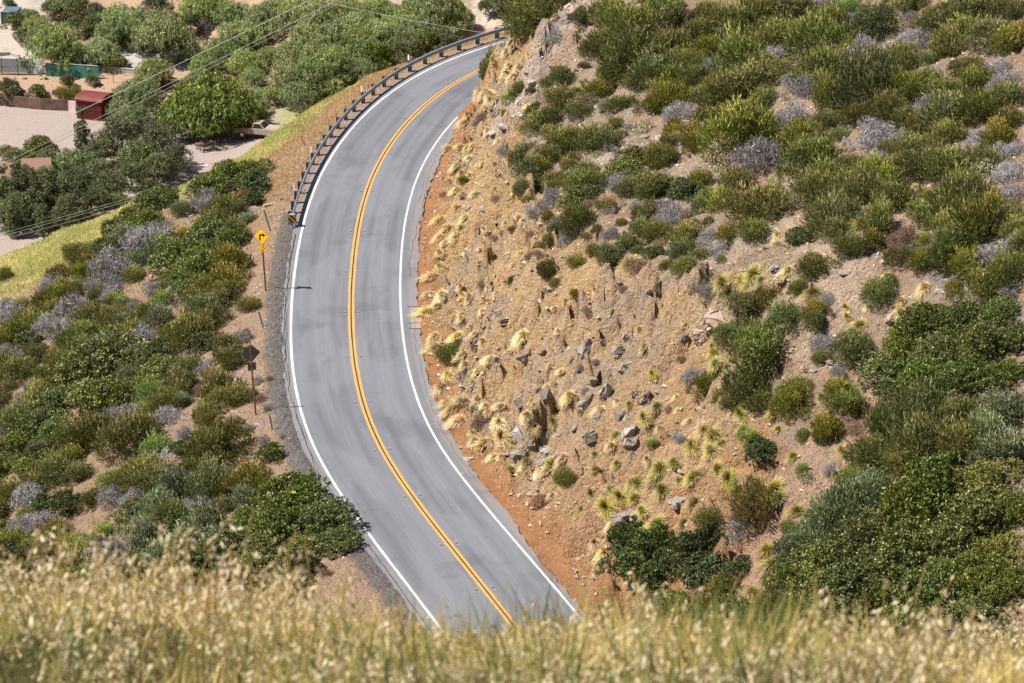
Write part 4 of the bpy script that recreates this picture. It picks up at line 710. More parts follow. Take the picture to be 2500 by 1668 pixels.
ROCKS = {
(1150, 0, 3.917): "k 1800 1310 150 .95;k 1655 1300 115 .6;k 1480 1345 120 .5;k 2000 1460 90 .8;r 1560 1385 130 .3;k 1590 1450 150 .5;q 1640 1400 110 .5;k 1000 60 210 .6;q 1060 120 160 .8;q 900 180 120 1.2;k 780 620 90 .4;k 540 680 80 .5;q 590 760 120 .6;k 1040 350 70 1;k 590 375 60 .5;q 180 1010 120 .6;q 250 1060 130 1;q 470 970 110 .6;q 480 1080 150 .6;k 2120 590 90 .4;k 2090 1150 110 .4;q 320 1180 130 .7",
(1000, 200, 3.336): "q 640 190 90 .6;q 720 200 90 .9;q 900 260 110 .5;q 690 390 110 .5;q 760 610 90 .6;q 960 560 90 .8;k 2200 570 70 .8;r 680 1250 40 1.4;r 190 1040 45 .8;q 160 930 30 .8;r 130 1130 35 .8;r 440 910 60 1.2;k 1780 1120 80 .5;r 1740 1470 50 .9;r 1330 260 10 1;q 600 1020 70 .6;q 480 1010 60 1.2;r 130 1240 30 .8;r 120 1350 28 .8;r 125 1430 30 1;r 120 1480 32 1.3;k 1640 430 90 .3;q 1220 340 70 .6",
(1000, 650, 2.9375): "r 990 145 65 .9;r 670 380 60 1;r 470 560 95 1;r 740 620 65 1;r 820 630 105 .7;r 610 655 90 .9;r 1270 560 130 1;r 1490 590 100 .9;r 1375 520 80 1.1;r 1070 490 60 1.5;q 1070 770 55 1;r 980 890 85 1;r 1310 810 75 .9;q 1400 850 130 1.3;r 1270 930 115 1.4;r 1560 700 120 .8;r 1690 900 110 1.6;r 800 960 90 .7;q 810 1150 140 1.6;q 1580 1140 150 1.2;r 1590 1230 120 .8;r 980 1210 120 1.3;q 1060 1190 80 .8;r 1300 1190 110 .9;r 780 1320 120 .8;q 960 1390 120 .5;q 430 1360 110 .4;q 375 1290 60 .5;r 370 1490 80 .5;k 1690 170 85 .7;r 640 320 60 .8;r 390 770 80 1.3;r 440 850 60 1.3;q 930 745 28 .8;r 1550 490 70 .8;r 1220 710 60 1.2;k 2200 350 200 .8;k 2100 460 150 .7;r 1960 490 70 .9;r 1600 1340 60 1.6;q 1430 765 40 .6;r 1040 830 50 1.2;r 860 600 50 .8;r 1500 110 60 .5;r 950 600 50 1.4;q 1130 600 60 1;k 2110 730 60 .6;q 1910 1112 35 .6;q 2105 1003 35 .8;r 1190 1140 80 .7;r 560 1150 60 1.5;r 580 445 40 .7;r 1010 150 70 .6;q 1610 900 60 .8;r 1720 930 70 1.2;r 1440 920 80 1;r 920 870 50 1;r 1240 980 90 .8;r 1510 1050 90 1.3;q 1560 1080 70 1;r 700 1340 70 .6;r 1060 1370 60 1;r 30 320 90 .5;q 60 290 50 .5;r 880 1250 60 1;r 1350 1060 70 .8;q 1480 640 60 .6;r 60 90 25 1;r 95 480 25 1;r 100 700 25 1;r 110 880 22 1;r 150 1070 30 .8;r 180 1150 25 .8;r 1790 880 90 .6;r 1160 660 40 1",
(1700, 550, 2.9375): "k 490 165 100 .6;q 425 125 80 .7;k 610 350 105 .9;q 560 290 90 .5;r 835 430 90 1.2;q 1050 335 85 .5;k 1520 60 110 1.3;q 1440 90 55 .7;q 1430 170 60 .5;k 1350 250 85 .6;q 1860 405 70 .6;q 1790 390 70 .5;k 1890 510 115 .8;k 1410 640 130 .7;k 1500 710 75 1;k 770 1020 70 .8;q 845 1025 65 .8;k 980 970 110 .4;k 980 1010 60 .6;k 40 770 130 .9;q 1470 200 40 .6;q 1750 465 90 .5;q 700 590 40 .6;q 50 1290 30 .8;q 1160 1480 40 .6;r 1180 1420 40 .8;q 565 1235 40 .5;q 1340 870 70 .5",
(1300, 1050, 1.958): "r 430 410 120 .6;q 700 310 100 .8;r 690 350 60 .6;q 1415 312 50 .6;q 890 390 60 .5;r 480 395 60 .8;q 1000 630 40 .5;r 100 130 80 .6;q 80 80 90 .5;q 1200 470 20 .6;r 390 440 60 .7;k 1420 165 25 .8",
(0, 850, 2.611): "q 1510 190 50 .5;q 1480 560 60 .4;q 1720 590 40 .6;q 1650 480 60 .5;q 1700 600 50 .5;q 1590 690 45 .7;r 1780 850 45 .5;q 1670 470 40 .6;q 1560 540 30 .6;r 1850 770 40 .4",
(560, 440, 6.03): "r 400 410 300 .35;r 330 330 150 .4;r 240 450 200 1.2;q 750 410 110 .7;q 650 480 110 .6;q 700 250 90 .5;r 790 270 80 .7;r 700 220 120 .4;q 620 540 60 .8;q 700 580 60 .6;q 740 530 60 .7;r 560 390 80 .5;r 480 1000 50 .6;q 620 870 60 .7;q 610 510 50 .6",
}
for (x0, y0, k), txt in ROCKS.items():
    for it in txt.split(';'):
        c, x, y, w, tl_ = it.split(); put_rock(c, x0 + float(x) / k, y0 + float(y) / k, float(w) / k, float(tl_))

# ------------------------------------------------------------ what nobody could count: stones, litter, short grass
def on_ground(x, y, lift=0.0): return np.stack([x, y, H(x, y) + lift], -1)
def scatter(name, label, cat, P, A, L, W, tint, m, r):
    V, Q = blades(P, A, L, W, r); tag(obj(name, mesh_np(name, V, Q, [m], {'tint': np.repeat(tint, 4)})), label, cat, kind='stuff')
rg = np.random.default_rng(77)
def samp(n, x0, x1, y0, y1, cond):
    x = rg.uniform(x0, x1, n); y = rg.uniform(y0, y1, n); d = grid_at(DD, x, y); s = grid_at(S_, x, y); k = cond(x, y, d, s); return x[k], y[k], d[k], s[k]
def cut_ok(x, y, d, s): a = d - ER; return (a > 0.2) & (cutz(np.maximum(a, 0)) < hillz(x, y) + 1.5)
def hill_ok(x, y, d, s): a = d - ER; return (a > 0.5) & (cutz(np.maximum(a, 0)) >= hillz(x, y) - 0.5)
def slope_dir(x, y):
    e = 0.5; g = np.stack([H(x - e, y) - H(x + e, y), H(x, y - e) - H(x, y + e)], -1); dn = np.concatenate([g, -np.sum(g * g, -1, keepdims=True) / (2 * e)], -1); return unit(dn + 1e-6)
LIT = foliage('dry_straw_litter', (0.22, 0.15, 0.08), (0.46, 0.34, 0.19), (0.62, 0.50, 0.32), 0.0, 0.9)
LITG = foliage('grey_litter', (0.17, 0.14, 0.09), (0.40, 0.345, 0.24), (0.54, 0.48, 0.36), 0.0, 0.9)
x, y, d, s = samp(150000, -8, 22, 128, 228, cut_ok); dens = fbm(x * 0.25, y * 0.25, 301) + 0.4 * fbm(x * 1.2, y * 1.2, 302); k = dens > rg.uniform(-0.5, 0.35, len(x)); x, y, d = x[k], y[k], d[k]
A = unit(slope_dir(x, y) + rg.normal(size=(len(x), 3)) * 0.8); P = on_ground(x, y, 0.04) + rg.normal(0, 0.02, (len(x), 3))
scatter('dry_litter', 'dry straw and stubble lying over the tan cut bank beside the road', 'ground cover', P, A, rg.uniform(0.05, 0.22, len(x)), rg.uniform(0.010, 0.024, len(x)), np.clip(0.5 + 0.3 * dens[k] + rg.normal(0, 0.2, len(x)), 0, 1), LIT, rg)
STW = foliage('matted_golden_straw', (0.14, 0.095, 0.035), (0.32, 0.235, 0.105), (0.46, 0.37, 0.20), 0.1, 0.7)
x, y, d, s = samp(300000, -8, 22, 126, 228, cut_ok); dens = fbm(s * 0.35, (d - ER) * 0.22, 303, 4) + 0.35 * fbm(x * 1.6, y * 1.6, 304) + 0.25 * np.exp(-((d - ER - 2.2) / 1.2) ** 2); k = (dens > rg.uniform(-0.12, 0.36, len(x))) & (d > ER + 0.7); x, y = x[k], y[k]; n = len(x)
A = unit(slope_dir(x, y) * 0.9 + np.array([0, 0, 0.55]) * rg.uniform(0, 1.6, (n, 1)) + rg.normal(size=(n, 3)) * 0.4); P = on_ground(x, y, 0.08) + np.array([0, 0, 1.0]) * rg.uniform(0, 0.10, (n, 1))
scatter('straw_mat', 'matted golden dry grass clothing patches of the tan cut bank', 'grass', P, A, rg.uniform(0.10, 0.36, n), rg.uniform(0.010, 0.022, n), np.clip(0.45 + 0.5 * dens[k] + rg.normal(0, 0.2, n), 0, 1), STW, rg)
x, y, d, s = samp(420000, -2, 42, 118, 240, hill_ok); dens = fbm(x * 0.20, y * 0.12, 305) + 0.4 * fbm(x * 0.9, y * 0.6, 306); k = dens > rg.uniform(-0.45, 0.35, len(x)); x, y = x[k], y[k]; n = len(x)
up_ = np.array([0, 0, 1.0]); A = unit(up_ * rg.uniform(0, 1.2, (n, 1)) + rg.normal(size=(n, 3)) * 0.7); P = on_ground(x, y, 0.06) + up_ * rg.uniform(0, 0.42, (n, 1)) * sstep(0, 0.5, dens[k])[:, None]
scatter('low_dry_scrub', 'low grey and straw dry scrub between the bushes of the right hillside', 'ground cover', P, A, rg.uniform(0.10, 0.34, n), rg.uniform(0.010, 0.024, n), np.clip(0.5 + rg.normal(0, 0.22, n), 0, 1), LITG, rg)
# green and yellow grass of the left shoulder
GRS = foliage('short_yellow_green_grass', (0.15, 0.17, 0.035), (0.32, 0.29, 0.08), (0.44, 0.37, 0.17), 0.25, 0.7); GRO = foliage('orange_dry_grass', (0.13, 0.085, 0.040), (0.28, 0.19, 0.10), (0.38, 0.31, 0.19), 0.2, 0.8)
x, y, d, s = samp(260000, -44, -12, 164, 232, lambda x, y, d, s: (d < ELF - 1.2) & (y < np.interp(x, RX, RY) + 3) & (y > np.interp(x, RX, RY) - 6 - 0.42 * np.maximum(-x - 15, 0)) & ~((s > 78) & (d > ELF - 4))); n = len(x)
t_ = np.clip(0.45 + 0.7 * fbm(x * 0.35, y * 0.35, 311) + 0.5 * fbm(x * 1.5, y * 1.0, 312) + rg.normal(0, 0.12, n), 0, 1); A = unit(up_ + rg.normal(size=(n, 3)) * 0.4)
scatter('hillside_grass', 'short yellow green grass on the left shoulder above the valley', 'grass', on_ground(x, y, 0.06), A, rg.uniform(0.12, 0.34, n), rg.uniform(0.015, 0.04, n), t_, GRS, rg)
x, y, d, s = samp(300000, -26, 6, 176, 242, lambda x, y, d, s: (d < ELF - 0.75) & (d > -14) & (y < np.interp(x, RX, RY) + 3.0) & (s > 76)); dens = fbm(x * 0.5, y * 0.5, 321); k = (dens > rg.uniform(-0.6, 0.5, len(x))) & ((s > 90) | (rg.random(len(x)) < 0.25)) & (-d < 9.5 + 2 * dens); x, y = x[k], y[k]; n = len(x); A = unit(up_ + rg.normal(size=(n, 3)) * 0.45)
scatter('orange_dry_grass', 'orange brown dry grass outside the steel guardrail', 'grass', on_ground(x, y, 0.06), A, rg.uniform(0.12, 0.42, n), rg.uniform(0.012, 0.03, n), np.clip(0.5 + 0.3 * dens[k] + rg.normal(0, 0.18, n), 0, 1), GRO, rg)
# low green and straw undergrowth among the shrubs left of the road
UND = foliage('mixed_undergrowth', (0.07, 0.075, 0.03), (0.19, 0.17, 0.08), (0.31, 0.26, 0.16), 0.15, 0.8)
x, y, d, s = samp(200000, -36, -2, 118, 200, lambda x, y, d, s: (d < ELF - 2.4)); dens = fbm(x * 0.3, y * 0.3, 331) + 0.4 * fbm(x * 1.2, y, 332); k = (dens > rg.uniform(-0.3, 0.5, len(x))) & ((d < -8 - 2 * dens) | (rg.random(len(x)) < 0.2)); x, y = x[k], y[k]; n = len(x); A = unit(up_ + rg.normal(size=(n, 3)) * 0.6)
scatter('undergrowth', 'low straw and green undergrowth between the shrubs left of the road', 'ground cover', on_ground(x, y, 0.07), A, rg.uniform(0.12, 0.38, n), rg.uniform(0.012, 0.03, n), np.clip(0.5 + 0.35 * fbm(x * 0.5, y * 0.5, 333) + rg.normal(0, 0.2, n), 0, 1), UND, rg)
# valley weeds
x = rg.uniform(-60, 16, 90000); y = rg.uniform(262, 372, 90000); w_ = y - wallx(x); dens = fbm(x * 0.18, y * 0.18, 341); k = (dens > rg.uniform(-0.1, 0.5, len(x))) & ((w_ > 1) & ((w_ < 7) | (w_ > 12)) & (x > -52) | (x > -24)); x, y = x[k], y[k]; n = len(x); A = unit(up_ + rg.normal(size=(n, 3)) * 0.5)
scatter('valley_weeds', 'patchy weeds and dry grass on the valley floor under the trees', 'grass', np.stack([x, y, H(x, y) + 0.1], -1), A, rg.uniform(0.2, 0.6, n), rg.uniform(0.03, 0.07, n), np.clip(0.5 + 0.4 * fbm(x * 0.1, y * 0.1, 342) + rg.normal(0, 0.2, n), 0, 1), UND, rg)
def stones(name, label, x, y, size, m):
    n = len(x); base = np.array([(1, 0, 0), (-1, 0, 0), (0, 1, 0), (0, -1, 0), (0, 0, 1), (0, 0, -1)], float); fc = np.array([(0, 2, 4), (2, 1, 4), (1, 3, 4), (3, 0, 4), (2, 0, 5), (1, 2, 5), (3, 1, 5), (0, 3, 5)])
    j = base[None] * rg.uniform(0.55, 1.3, (n, 6, 1)) + rg.normal(0, 0.18, (n, 6, 3)); th = rg.uniform(0, 6.28, n); c, s_ = np.cos(th)[:, None], np.sin(th)[:, None]
    X = j[..., 0] * c - j[..., 1] * s_; Y_ = j[..., 0] * s_ + j[..., 1] * c; Z_ = j[..., 2] * 0.75; V = np.stack([X, Y_, Z_], -1) * size[:, None, None] + np.stack([x, y, H(x, y) + size * 0.3], -1)[:, None]
    me = mesh_np(name, V.reshape(-1, 3), (fc[None] + np.arange(n)[:, None, None] * 6).reshape(-1, 3), [m], {'tint': np.repeat(rg.random(n), 6)}); tag(obj(name, me), label, 'stones', kind='stuff')
ST = foliage('loose_stone', (0.17, 0.13, 0.10), (0.34, 0.275, 0.215), (0.46, 0.39, 0.31), 0, 0.95); SO = foliage('orange_clod', (0.20, 0.105, 0.05), (0.38, 0.22, 0.11), (0.44, 0.32, 0.21), 0, 0.95)
x, y, d, s = samp(110000, -8, 24, 124, 228, cut_ok); k = rg.random(len(x)) < np.where(d < ER + 1.3, 0.75, 0.16) * (0.5 + fbm(x * 0.3, y * 0.3, 351)); stones('loose_clods', 'orange clods and small stones strewn along the foot of the cut bank', x[k], y[k], rg.uniform(0.015, 0.055, k.sum()) * np.where(d[k] < ER + 1, 1.0, 1.25), SO)
x, y, d, s = samp(120000, -8, 24, 124, 228, cut_ok); k = rg.random(len(x)) < 0.24 * np.clip(0.4 + 2 * fbm(x * 0.22, y * 0.22, 361), 0, 2); stones('loose_stones', 'grey stones and chips lodged over the face of the cut bank', x[k], y[k], 0.025 + 0.17 * rg.random(k.sum()) ** 3.2, ST)
x, y, d, s = samp(120000, -24, 0, 120, 206, lambda x, y, d, s: (d < ELF - 0.9) & (d > ELF - 4.2)); k = rg.random(len(x)) < 0.6 * np.clip(0.4 + fbm(x * 0.5, y * 0.5, 371), 0, 1); stones('roadside_gravel', 'pale gravel and stones on the dirt verge left of the road', x[k], y[k], 0.015 + 0.075 * rg.random(k.sum()) ** 3, ST)
x, y, d, s = samp(60000, -2, 38, 122, 230, hill_ok); k = rg.random(len(x)) < 0.18; stones('hillside_stones', 'pinkish stones scattered on bare soil of the right hillside', x[k], y[k], 0.02 + 0.12 * rg.random(k.sum()) ** 4, foliage('pink_stone', (0.30, 0.22, 0.17), (0.46, 0.36, 0.30), (0.52, 0.45, 0.38), 0, 0.95))
x, y, d, s = samp(9000, -16, 2, 140, 206, lambda x, y, d, s: (d < ELF + 0.12) & (d > ELF - 0.95) & (s < 90)); stones('broken_asphalt', 'crumbled grey asphalt berm along the left edge of the road', x, y, 0.02 + 0.07 * rg.random(len(x)) ** 3, foliage('asphalt_crumb', (0.10, 0.09, 0.09), (0.25, 0.235, 0.235), (0.36, 0.34, 0.33), 0, 0.95))

# ------------------------------------------------------------ guardrail
GALV = mottled('galvanised_steel', (0.27, 0.31, 0.355), (0.37, 0.415, 0.46), 2.5, 0.45, 0.35); GALD = mottled('weathered_steel_post', (0.09, 0.12, 0.15), (0.16, 0.20, 0.24), 4, 0.6, 0.3)
WHP = mat('white_marker', (0.86, 0.86, 0.84), 0.5); RD = -4.30
def local_mb(): return MB()
s0 = s_at(652 * K, 517 * K)[0] + 0.4; NP = 24; sp_ = [s0 + 1.905 * i for i in range(NP)]
p0 = road_pt(s0, RD); GR = thing('guardrail', 'long curved steel guardrail on posts along the outside of the bend', 'guardrail', (float(p0[0]), float(p0[1]), 0))
def rel(x, y, z=0): return (x - float(p0[0]), y - float(p0[1]), z)
prof = [(0.0, 0.78), (0.035, 0.765), (0.075, 0.735), (0.075, 0.695), (0.02, 0.655), (0.0, 0.625), (0.02, 0.595), (0.075, 0.555), (0.075, 0.515), (0.035, 0.485), (0.0, 0.47)]
mb = MB(); ss = np.arange(s0 - 0.5, sp_[-1] + 0.3, 0.32); rows = []
for s in ss:
    ring = []
    for o_, z in prof: x, y = road_pt(s, RD + 0.14 + o_); ring.append(rel(float(x), float(y), z))
    for o_, z in prof[::-1]: x, y = road_pt(s, RD + 0.134 + o_); ring.append(rel(float(x), float(y), z - 0.002))
    rows.append(ring)
n = len(rows[0]); V = [q for r_ in rows for q in r_]; mb.add(V, [(i * n + k, i * n + (k + 1) % n, (i + 1) * n + (k + 1) % n, (i + 1) * n + k) for i in range(len(rows) - 1) for k in range(n)])
obj('rail', mb.mesh('rail', GALV, smooth=False), GR)
pm = MB(); pm.box((-0.13, 0, 0.33), (0.012, 0.26, 0.98)).box((-0.03, 0, 0.33), (0.19, 0.010, 0.96)).box((0.06, 0, 0.33), (0.012, 0.26, 0.98)).box((0.10, 0, 0.625), (0.07, 0.25, 0.36)).box((0.135, 0, 0.625), (0.012, 0.05, 0.05))
pmesh = pm.mesh('post', GALD); dm = MB().box((0, 0, 0.21), (0.10, 0.02, 0.42)).mesh('marker', WHP)
white = []
for u, v in ((989, 125), (874, 198), (739, 365), (698, 455)):
    white.append(min(range(NP), key=lambda i: math.hypot(project((*[float(q) for q in road_pt(sp_[i], RD - 0.1)], 0.95))[0] - u, project((*[float(q) for q in road_pt(sp_[i], RD - 0.1)], 0.95))[1] - v)))
for i, s in enumerate(sp_):
    x, y = road_pt(s, RD); tx = float(np.interp(s, SS, TX)); ty = float(np.interp(s, SS, TY)); a = math.atan2(-tx, ty)
    o = obj('post', pmesh, GR, rel(float(x), float(y)), (0, 0, a)); 
    if i in white: obj('reflector_marker', dm, o, (-0.15, 0, 0.80))
# flared end with its striped plate
x, y = [float(q) for q in road_pt(s0 - 0.62, RD + 0.16)]; ET = obj('end_terminal', MB().add([(-.10, .30, .47), (.10, .30, .47), (.10, .30, .78), (-.10, .30, .78), (-.26, -.18, .33), (.26, -.18, .33), (.26, -.18, .84), (-.26, -.18, .84)], [(0, 1, 2, 3), (4, 7, 6, 5), (0, 4, 5, 1), (1, 5, 6, 2), (2, 6, 7, 3), (3, 7, 4, 0)]).box((0, -.10, .12), (.10, .12, .5)).mesh('end_terminal', GALV), GR, rel(x, y), (0, 0, 0.12))
m = mat('striped_sheeting', (0.8, 0.4, 0.02), 0.45); g = NG(m); q = g.n('ShaderNodeSeparateXYZ'); g.l(g.ocoord(), q.inputs[0]); f = g.math('FRACT', g.math('ADD', g.math('MULTIPLY', g.math('ADD', q.outputs[0], q.outputs[2]), 3.1), 0.15)); g.col(g.mix(g.rng(f, 0.49, 0.51), (0.012, 0.011, 0.010), (0.80, 0.36, 0.015)))
obj('striped_plate', MB().box((0, -0.195, 0.575), (0.50, 0.012, 0.46)).mesh('striped_plate', m), ET)
obj('anchor_strut', MB().tube([(0.18, -0.2, 0.30), (-0.1, -0.55, 0.03)], 0.03, 6).box((-0.02, -0.24, 0.25), (0.34, 0.05, 0.06)).mesh('anchor_strut', GALD), ET)

# ------------------------------------------------------------ signs
SY = mottled('yellow_sign_sheeting', (0.86, 0.50, 0.02), (0.80, 0.45, 0.02), 1.5, 0.42); SB = mat('black_sign_ink', (0.012, 0.012, 0.012), 0.5); RUST = mottled('rusty_post', (0.17, 0.075, 0.035), (0.27, 0.125, 0.06), 6, 0.85); BACKM = mottled('sign_back', (0.10, 0.135, 0.155), (0.14, 0.18, 0.20), 3, 0.5, 0.4)
def text_mesh(txt, size, m, bold=0.012):
    cu = bpy.data.curves.new('lettering', 'FONT'); cu.body = txt; cu.size = size; cu.align_x = 'CENTER'; cu.align_y = 'CENTER'; cu.offset = bold; cu.extrude = 0.0015
    t = bpy.data.objects.new('tmp', cu); COL.objects.link(t); dg = bpy.context.evaluated_depsgraph_get(); me = bpy.data.meshes.new_from_object(t.evaluated_get(dg)); bpy.data.objects.remove(t); me.materials.clear(); me.materials.append(m); return me
def roundrect(w, h, r, n=5):
    P = []
    for cx, cy, a0 in ((w / 2 - r, h / 2 - r, 0), (-w / 2 + r, h / 2 - r, 90), (-w / 2 + r, -h / 2 + r, 180), (w / 2 - r, -h / 2 + r, 270)):
        for i in range(n + 1): a = rad(a0 + 90 * i / n); P.append((cx + r * math.cos(a), cy + r * math.sin(a)))
    return P
def rot45(P): c = math.sqrt(.5); return [((x - z) * c, (x + z) * c) for x, z in P]
def frame(P, k):  # thin border ring as quads
    n = len(P); Q = [(x * k, z * k) for x, z in P]; return P, Q
def sign_post(label, basepx, toppx, yaw, back, dsize=0.76):
    q = hit(basepx[0], basepx[1]); lo = 0.0; hi = 6.0
    for _ in range(30):
        mid = (lo + hi) / 2
        if project((q[0], q[1], q[2] + mid))[1] > toppx[1]: lo = mid
        else: hi = mid
    Ht = lo; dx = (toppx[0] - basepx[0]) * project(q)[2] / F; lean = math.atan2(dx, Ht)
    T = thing('road_sign', label, 'road sign', tuple(q), 0); T.rotation_euler = (0, lean, 0)
    dia = dsize * math.sqrt(2); f = 1 if back else -1
    obj('post', MB().box((0, 0, Ht / 2 - 0.25), (0.10, 0.07, Ht + 0.45)).mesh('post', RUST, bevel=0.006), T)
    R = (0, 0, yaw); zc = Ht - dia / 2 + 0.02; fy = 0.052
    # sheets: the printed face looks along local -y; a sheet seen from behind is turned half round
    yr = yaw + (math.pi if back else 0)
    outer = rot45(roundrect(dsize, dsize, 0.04)); P = obj('warning_plate', MB().prism(outer, 0.006).mesh('warning_plate', BACKM), T, (0, f * fy, zc), (0, 0, yr))
    if not back:
        obj('face', MB().prism([(x * 0.985, z * 0.985) for x, z in outer], 0.004).mesh('face', SY), P, (0, -0.005, 0))
        o2 = [(x * 0.955, z * 0.955) for x, z in outer]; o1 = [(x * 0.928, z * 0.928) for x, z in outer]; n = len(o1)
        V = [(x, -0.0085, z) for x, z in o2] + [(x, -0.0085, z) for x, z in o1]; obj('border', MB().add(V, [(i, (i + 1) % n, (i + 1) % n + n, i + n) for i in range(n)]).mesh('border', SB), P)
        ar = [(-0.175, -0.27), (-0.075, -0.27), (-0.075, 0.0), (-0.06, 0.035), (-0.03, 0.05), (0.08, 0.05), (0.08, -0.03), (0.27, 0.10), (0.08, 0.23), (0.08, 0.15), (-0.06, 0.15), (-0.125, 0.125), (-0.165, 0.075), (-0.175, 0.01)]
        # two convex-friendly pieces: shaft with bend, and head
        ab = MB(); st = [(-0.175, -0.27, -0.075, -0.27), (-0.175, 0.0, -0.075, 0.0), (-0.165, 0.07, -0.065, 0.03), (-0.125, 0.125, -0.045, 0.045), (-0.06, 0.15, -0.03, 0.05), (0.09, 0.15, 0.09, 0.05)]
        V = []; 
        for a, b, c, d in st: V += [(a, -0.0095, b), (c, -0.0095, d)]
        ab.add(V, [(2 * i, 2 * i + 1, 2 * i + 3, 2 * i + 2) for i in range(5)]); ab.add([(0.08, -0.0095, -0.035), (0.285, -0.0095, 0.10), (0.08, -0.0095, 0.235)], [(0, 1, 2)]); obj('turn_arrow', ab.mesh('turn_arrow', SB), P)
    zp = zc - dia / 2 - 0.225; R_ = obj('speed_plate', MB().prism(roundrect(0.457, 0.457, 0.03), 0.006).mesh('speed_plate', BACKM), T, (0.0, f * fy, zp), (0, 0, yr))
    if not back:
        obj('face', MB().prism(roundrect(0.45, 0.45, 0.028), 0.004).mesh('face', SY), R_, (0, -0.005, 0))
        o2 = roundrect(0.425, 0.425, 0.022); o1 = roundrect(0.402, 0.402, 0.016); n = len(o1); obj('border', MB().add([(x, -0.0085, z) for x, z in o2] + [(x, -0.0085, z) for x, z in o1], [(i, (i + 1) % n, (i + 1) % n + n, i + n) for i in range(n)]).mesh('border', SB), R_)
        obj('lettering', text_mesh('15', 0.33, SB, 0.004), R_, (0, -0.010, 0.055), (rad(90), 0, 0)); obj('lettering', text_mesh('MPH', 0.115, SB, 0.002), R_, (0, -0.010, -0.145), (rad(90), 0, 0))
    for z in (zc + 0.25, zc - 0.28, zp + 0.1, zp - 0.1): obj('bolt', MB().tube([(0, -0.06, z), (0, 0.075, z)], 0.009, 6).mesh('bolt', GALV), T)
    return T
sign_post('yellow diamond turn warning sign with a 15 MPH plate beneath, on a rusty post', (610 * K, 668 * K), (603.5 * K, 523 * K), rad(-26), False)
sign_post('diamond road sign seen from behind, its grey back facing us, on a rusty post', (587 * K, 953 * K), (579 * K, 791 * K), rad(14), True)

# short markers in the verge
MK = mottled('marker_post_paint', (0.10, 0.125, 0.15), (0.17, 0.20, 0.23), 6, 0.7)
def marker(base, top, w, label, name='marker_post', cap=None):
    q = hit(*base); dep = project(q)[2]; L = (base[1] - top[1]) * dep / F / math.cos(TH); T = tag(obj(name, MB().box((0, 0, L / 2 - 0.1), (w, 0.03, L + 0.2)).box((0, -0.018, L * 0.86), (w * 0.8, 0.006, 0.12)).mesh(name, MK, bevel=0.004), None, tuple(q), (0, math.atan2((top[0] - base[0]) * dep / F, L), 0)), label, 'marker post'); return T
marker((643, 800), (633, 760), 0.09, 'short dark marker post on the verge between the two road signs')
marker((665, 1049), (659, 1013), 0.09, 'short dark marker post below the sign seen from behind')
marker((660.5, 565), (646, 512), 0.10, 'leaning grey marker post beside the concrete slab, behind the yellow sign')
marker((745, 357), (735, 331), 0.06, 'thin dark leaning rod just outside the middle of the guardrail')
o = marker((1105, 98), (1112, 84), 0.10, 'small slanted yellow post behind the far end of the guardrail'); o.data.materials[0] = mat('yellow_post_paint', (0.75, 0.48, 0.04), 0.6)
q = hit(659, 502); o = obj('plank', MB().box((0, 0, 0.08), (0.85, 0.14, 0.09)).mesh('plank', mottled('grey_timber', (0.30, 0.27, 0.24), (0.44, 0.40, 0.36), 5, 0.9), bevel=0.008), None, tuple(q), (0, -0.06, 0.45)); tag(o, 'weathered timber plank lying on the rubble behind the guardrail end', 'plank')

# recessed road markers beside the yellow lines
PV = mottled('ground_asphalt_patch', (0.16, 0.155, 0.16), (0.22, 0.215, 0.22), 20, 0.9, obj_space=True); DK = mat('marker_slot', (0.02, 0.018, 0.018), 0.9)
pm1 = MB().box((0, 0, 0.002), (0.13, 0.62, 0.004)).mesh('recess_patch', PV); pm2 = MB().box((-0.035, 0, 0.007), (0.022, 0.30, 0.006)).box((0.02, 0, 0.009), (0.10, 0.075, 0.012)).mesh('slot', DK)
ys = [(1016, 191), (912, 272), (857, 352), (832, 440), (815, 532), (806, 625), (802, 718), (806, 820), (822, 925), (867, 1035), (942, 1140), (1027, 1250), (1115, 1352)]
near_ = ['beside the far bend', 'at the middle of the guardrail', 'beside the lower guardrail', 'level with the lower guardrail posts', 'level with the striped guardrail end', 'level with the 15 plate sign', 'level with the upper marker post', 'level with the reversed sign', 'just below the reversed sign', 'below the lower short marker post', 'level with the overhanging shrub', 'just above the seed heads', 'behind the oat grass']
for (u, v), w_ in zip(ys, near_):
    s, _ = s_at(u * K, v * K)
    for sgn, side in ((-1, 'left'), (1, 'right')):
        x, y = [float(q) for q in road_pt(s, 0.40 * sgn)]; tx = float(np.interp(s, SS, TX)); ty = float(np.interp(s, SS, TY))
        T = thing('pavement_marker', f'recessed road marker {side} of the yellow lines, {w_}', 'road marker', (x, y, 0.0045), math.atan2(-tx, ty), 'recessed road markers along the yellow lines')
        obj('recess_patch', pm1, T); obj('slot', pm2, T)

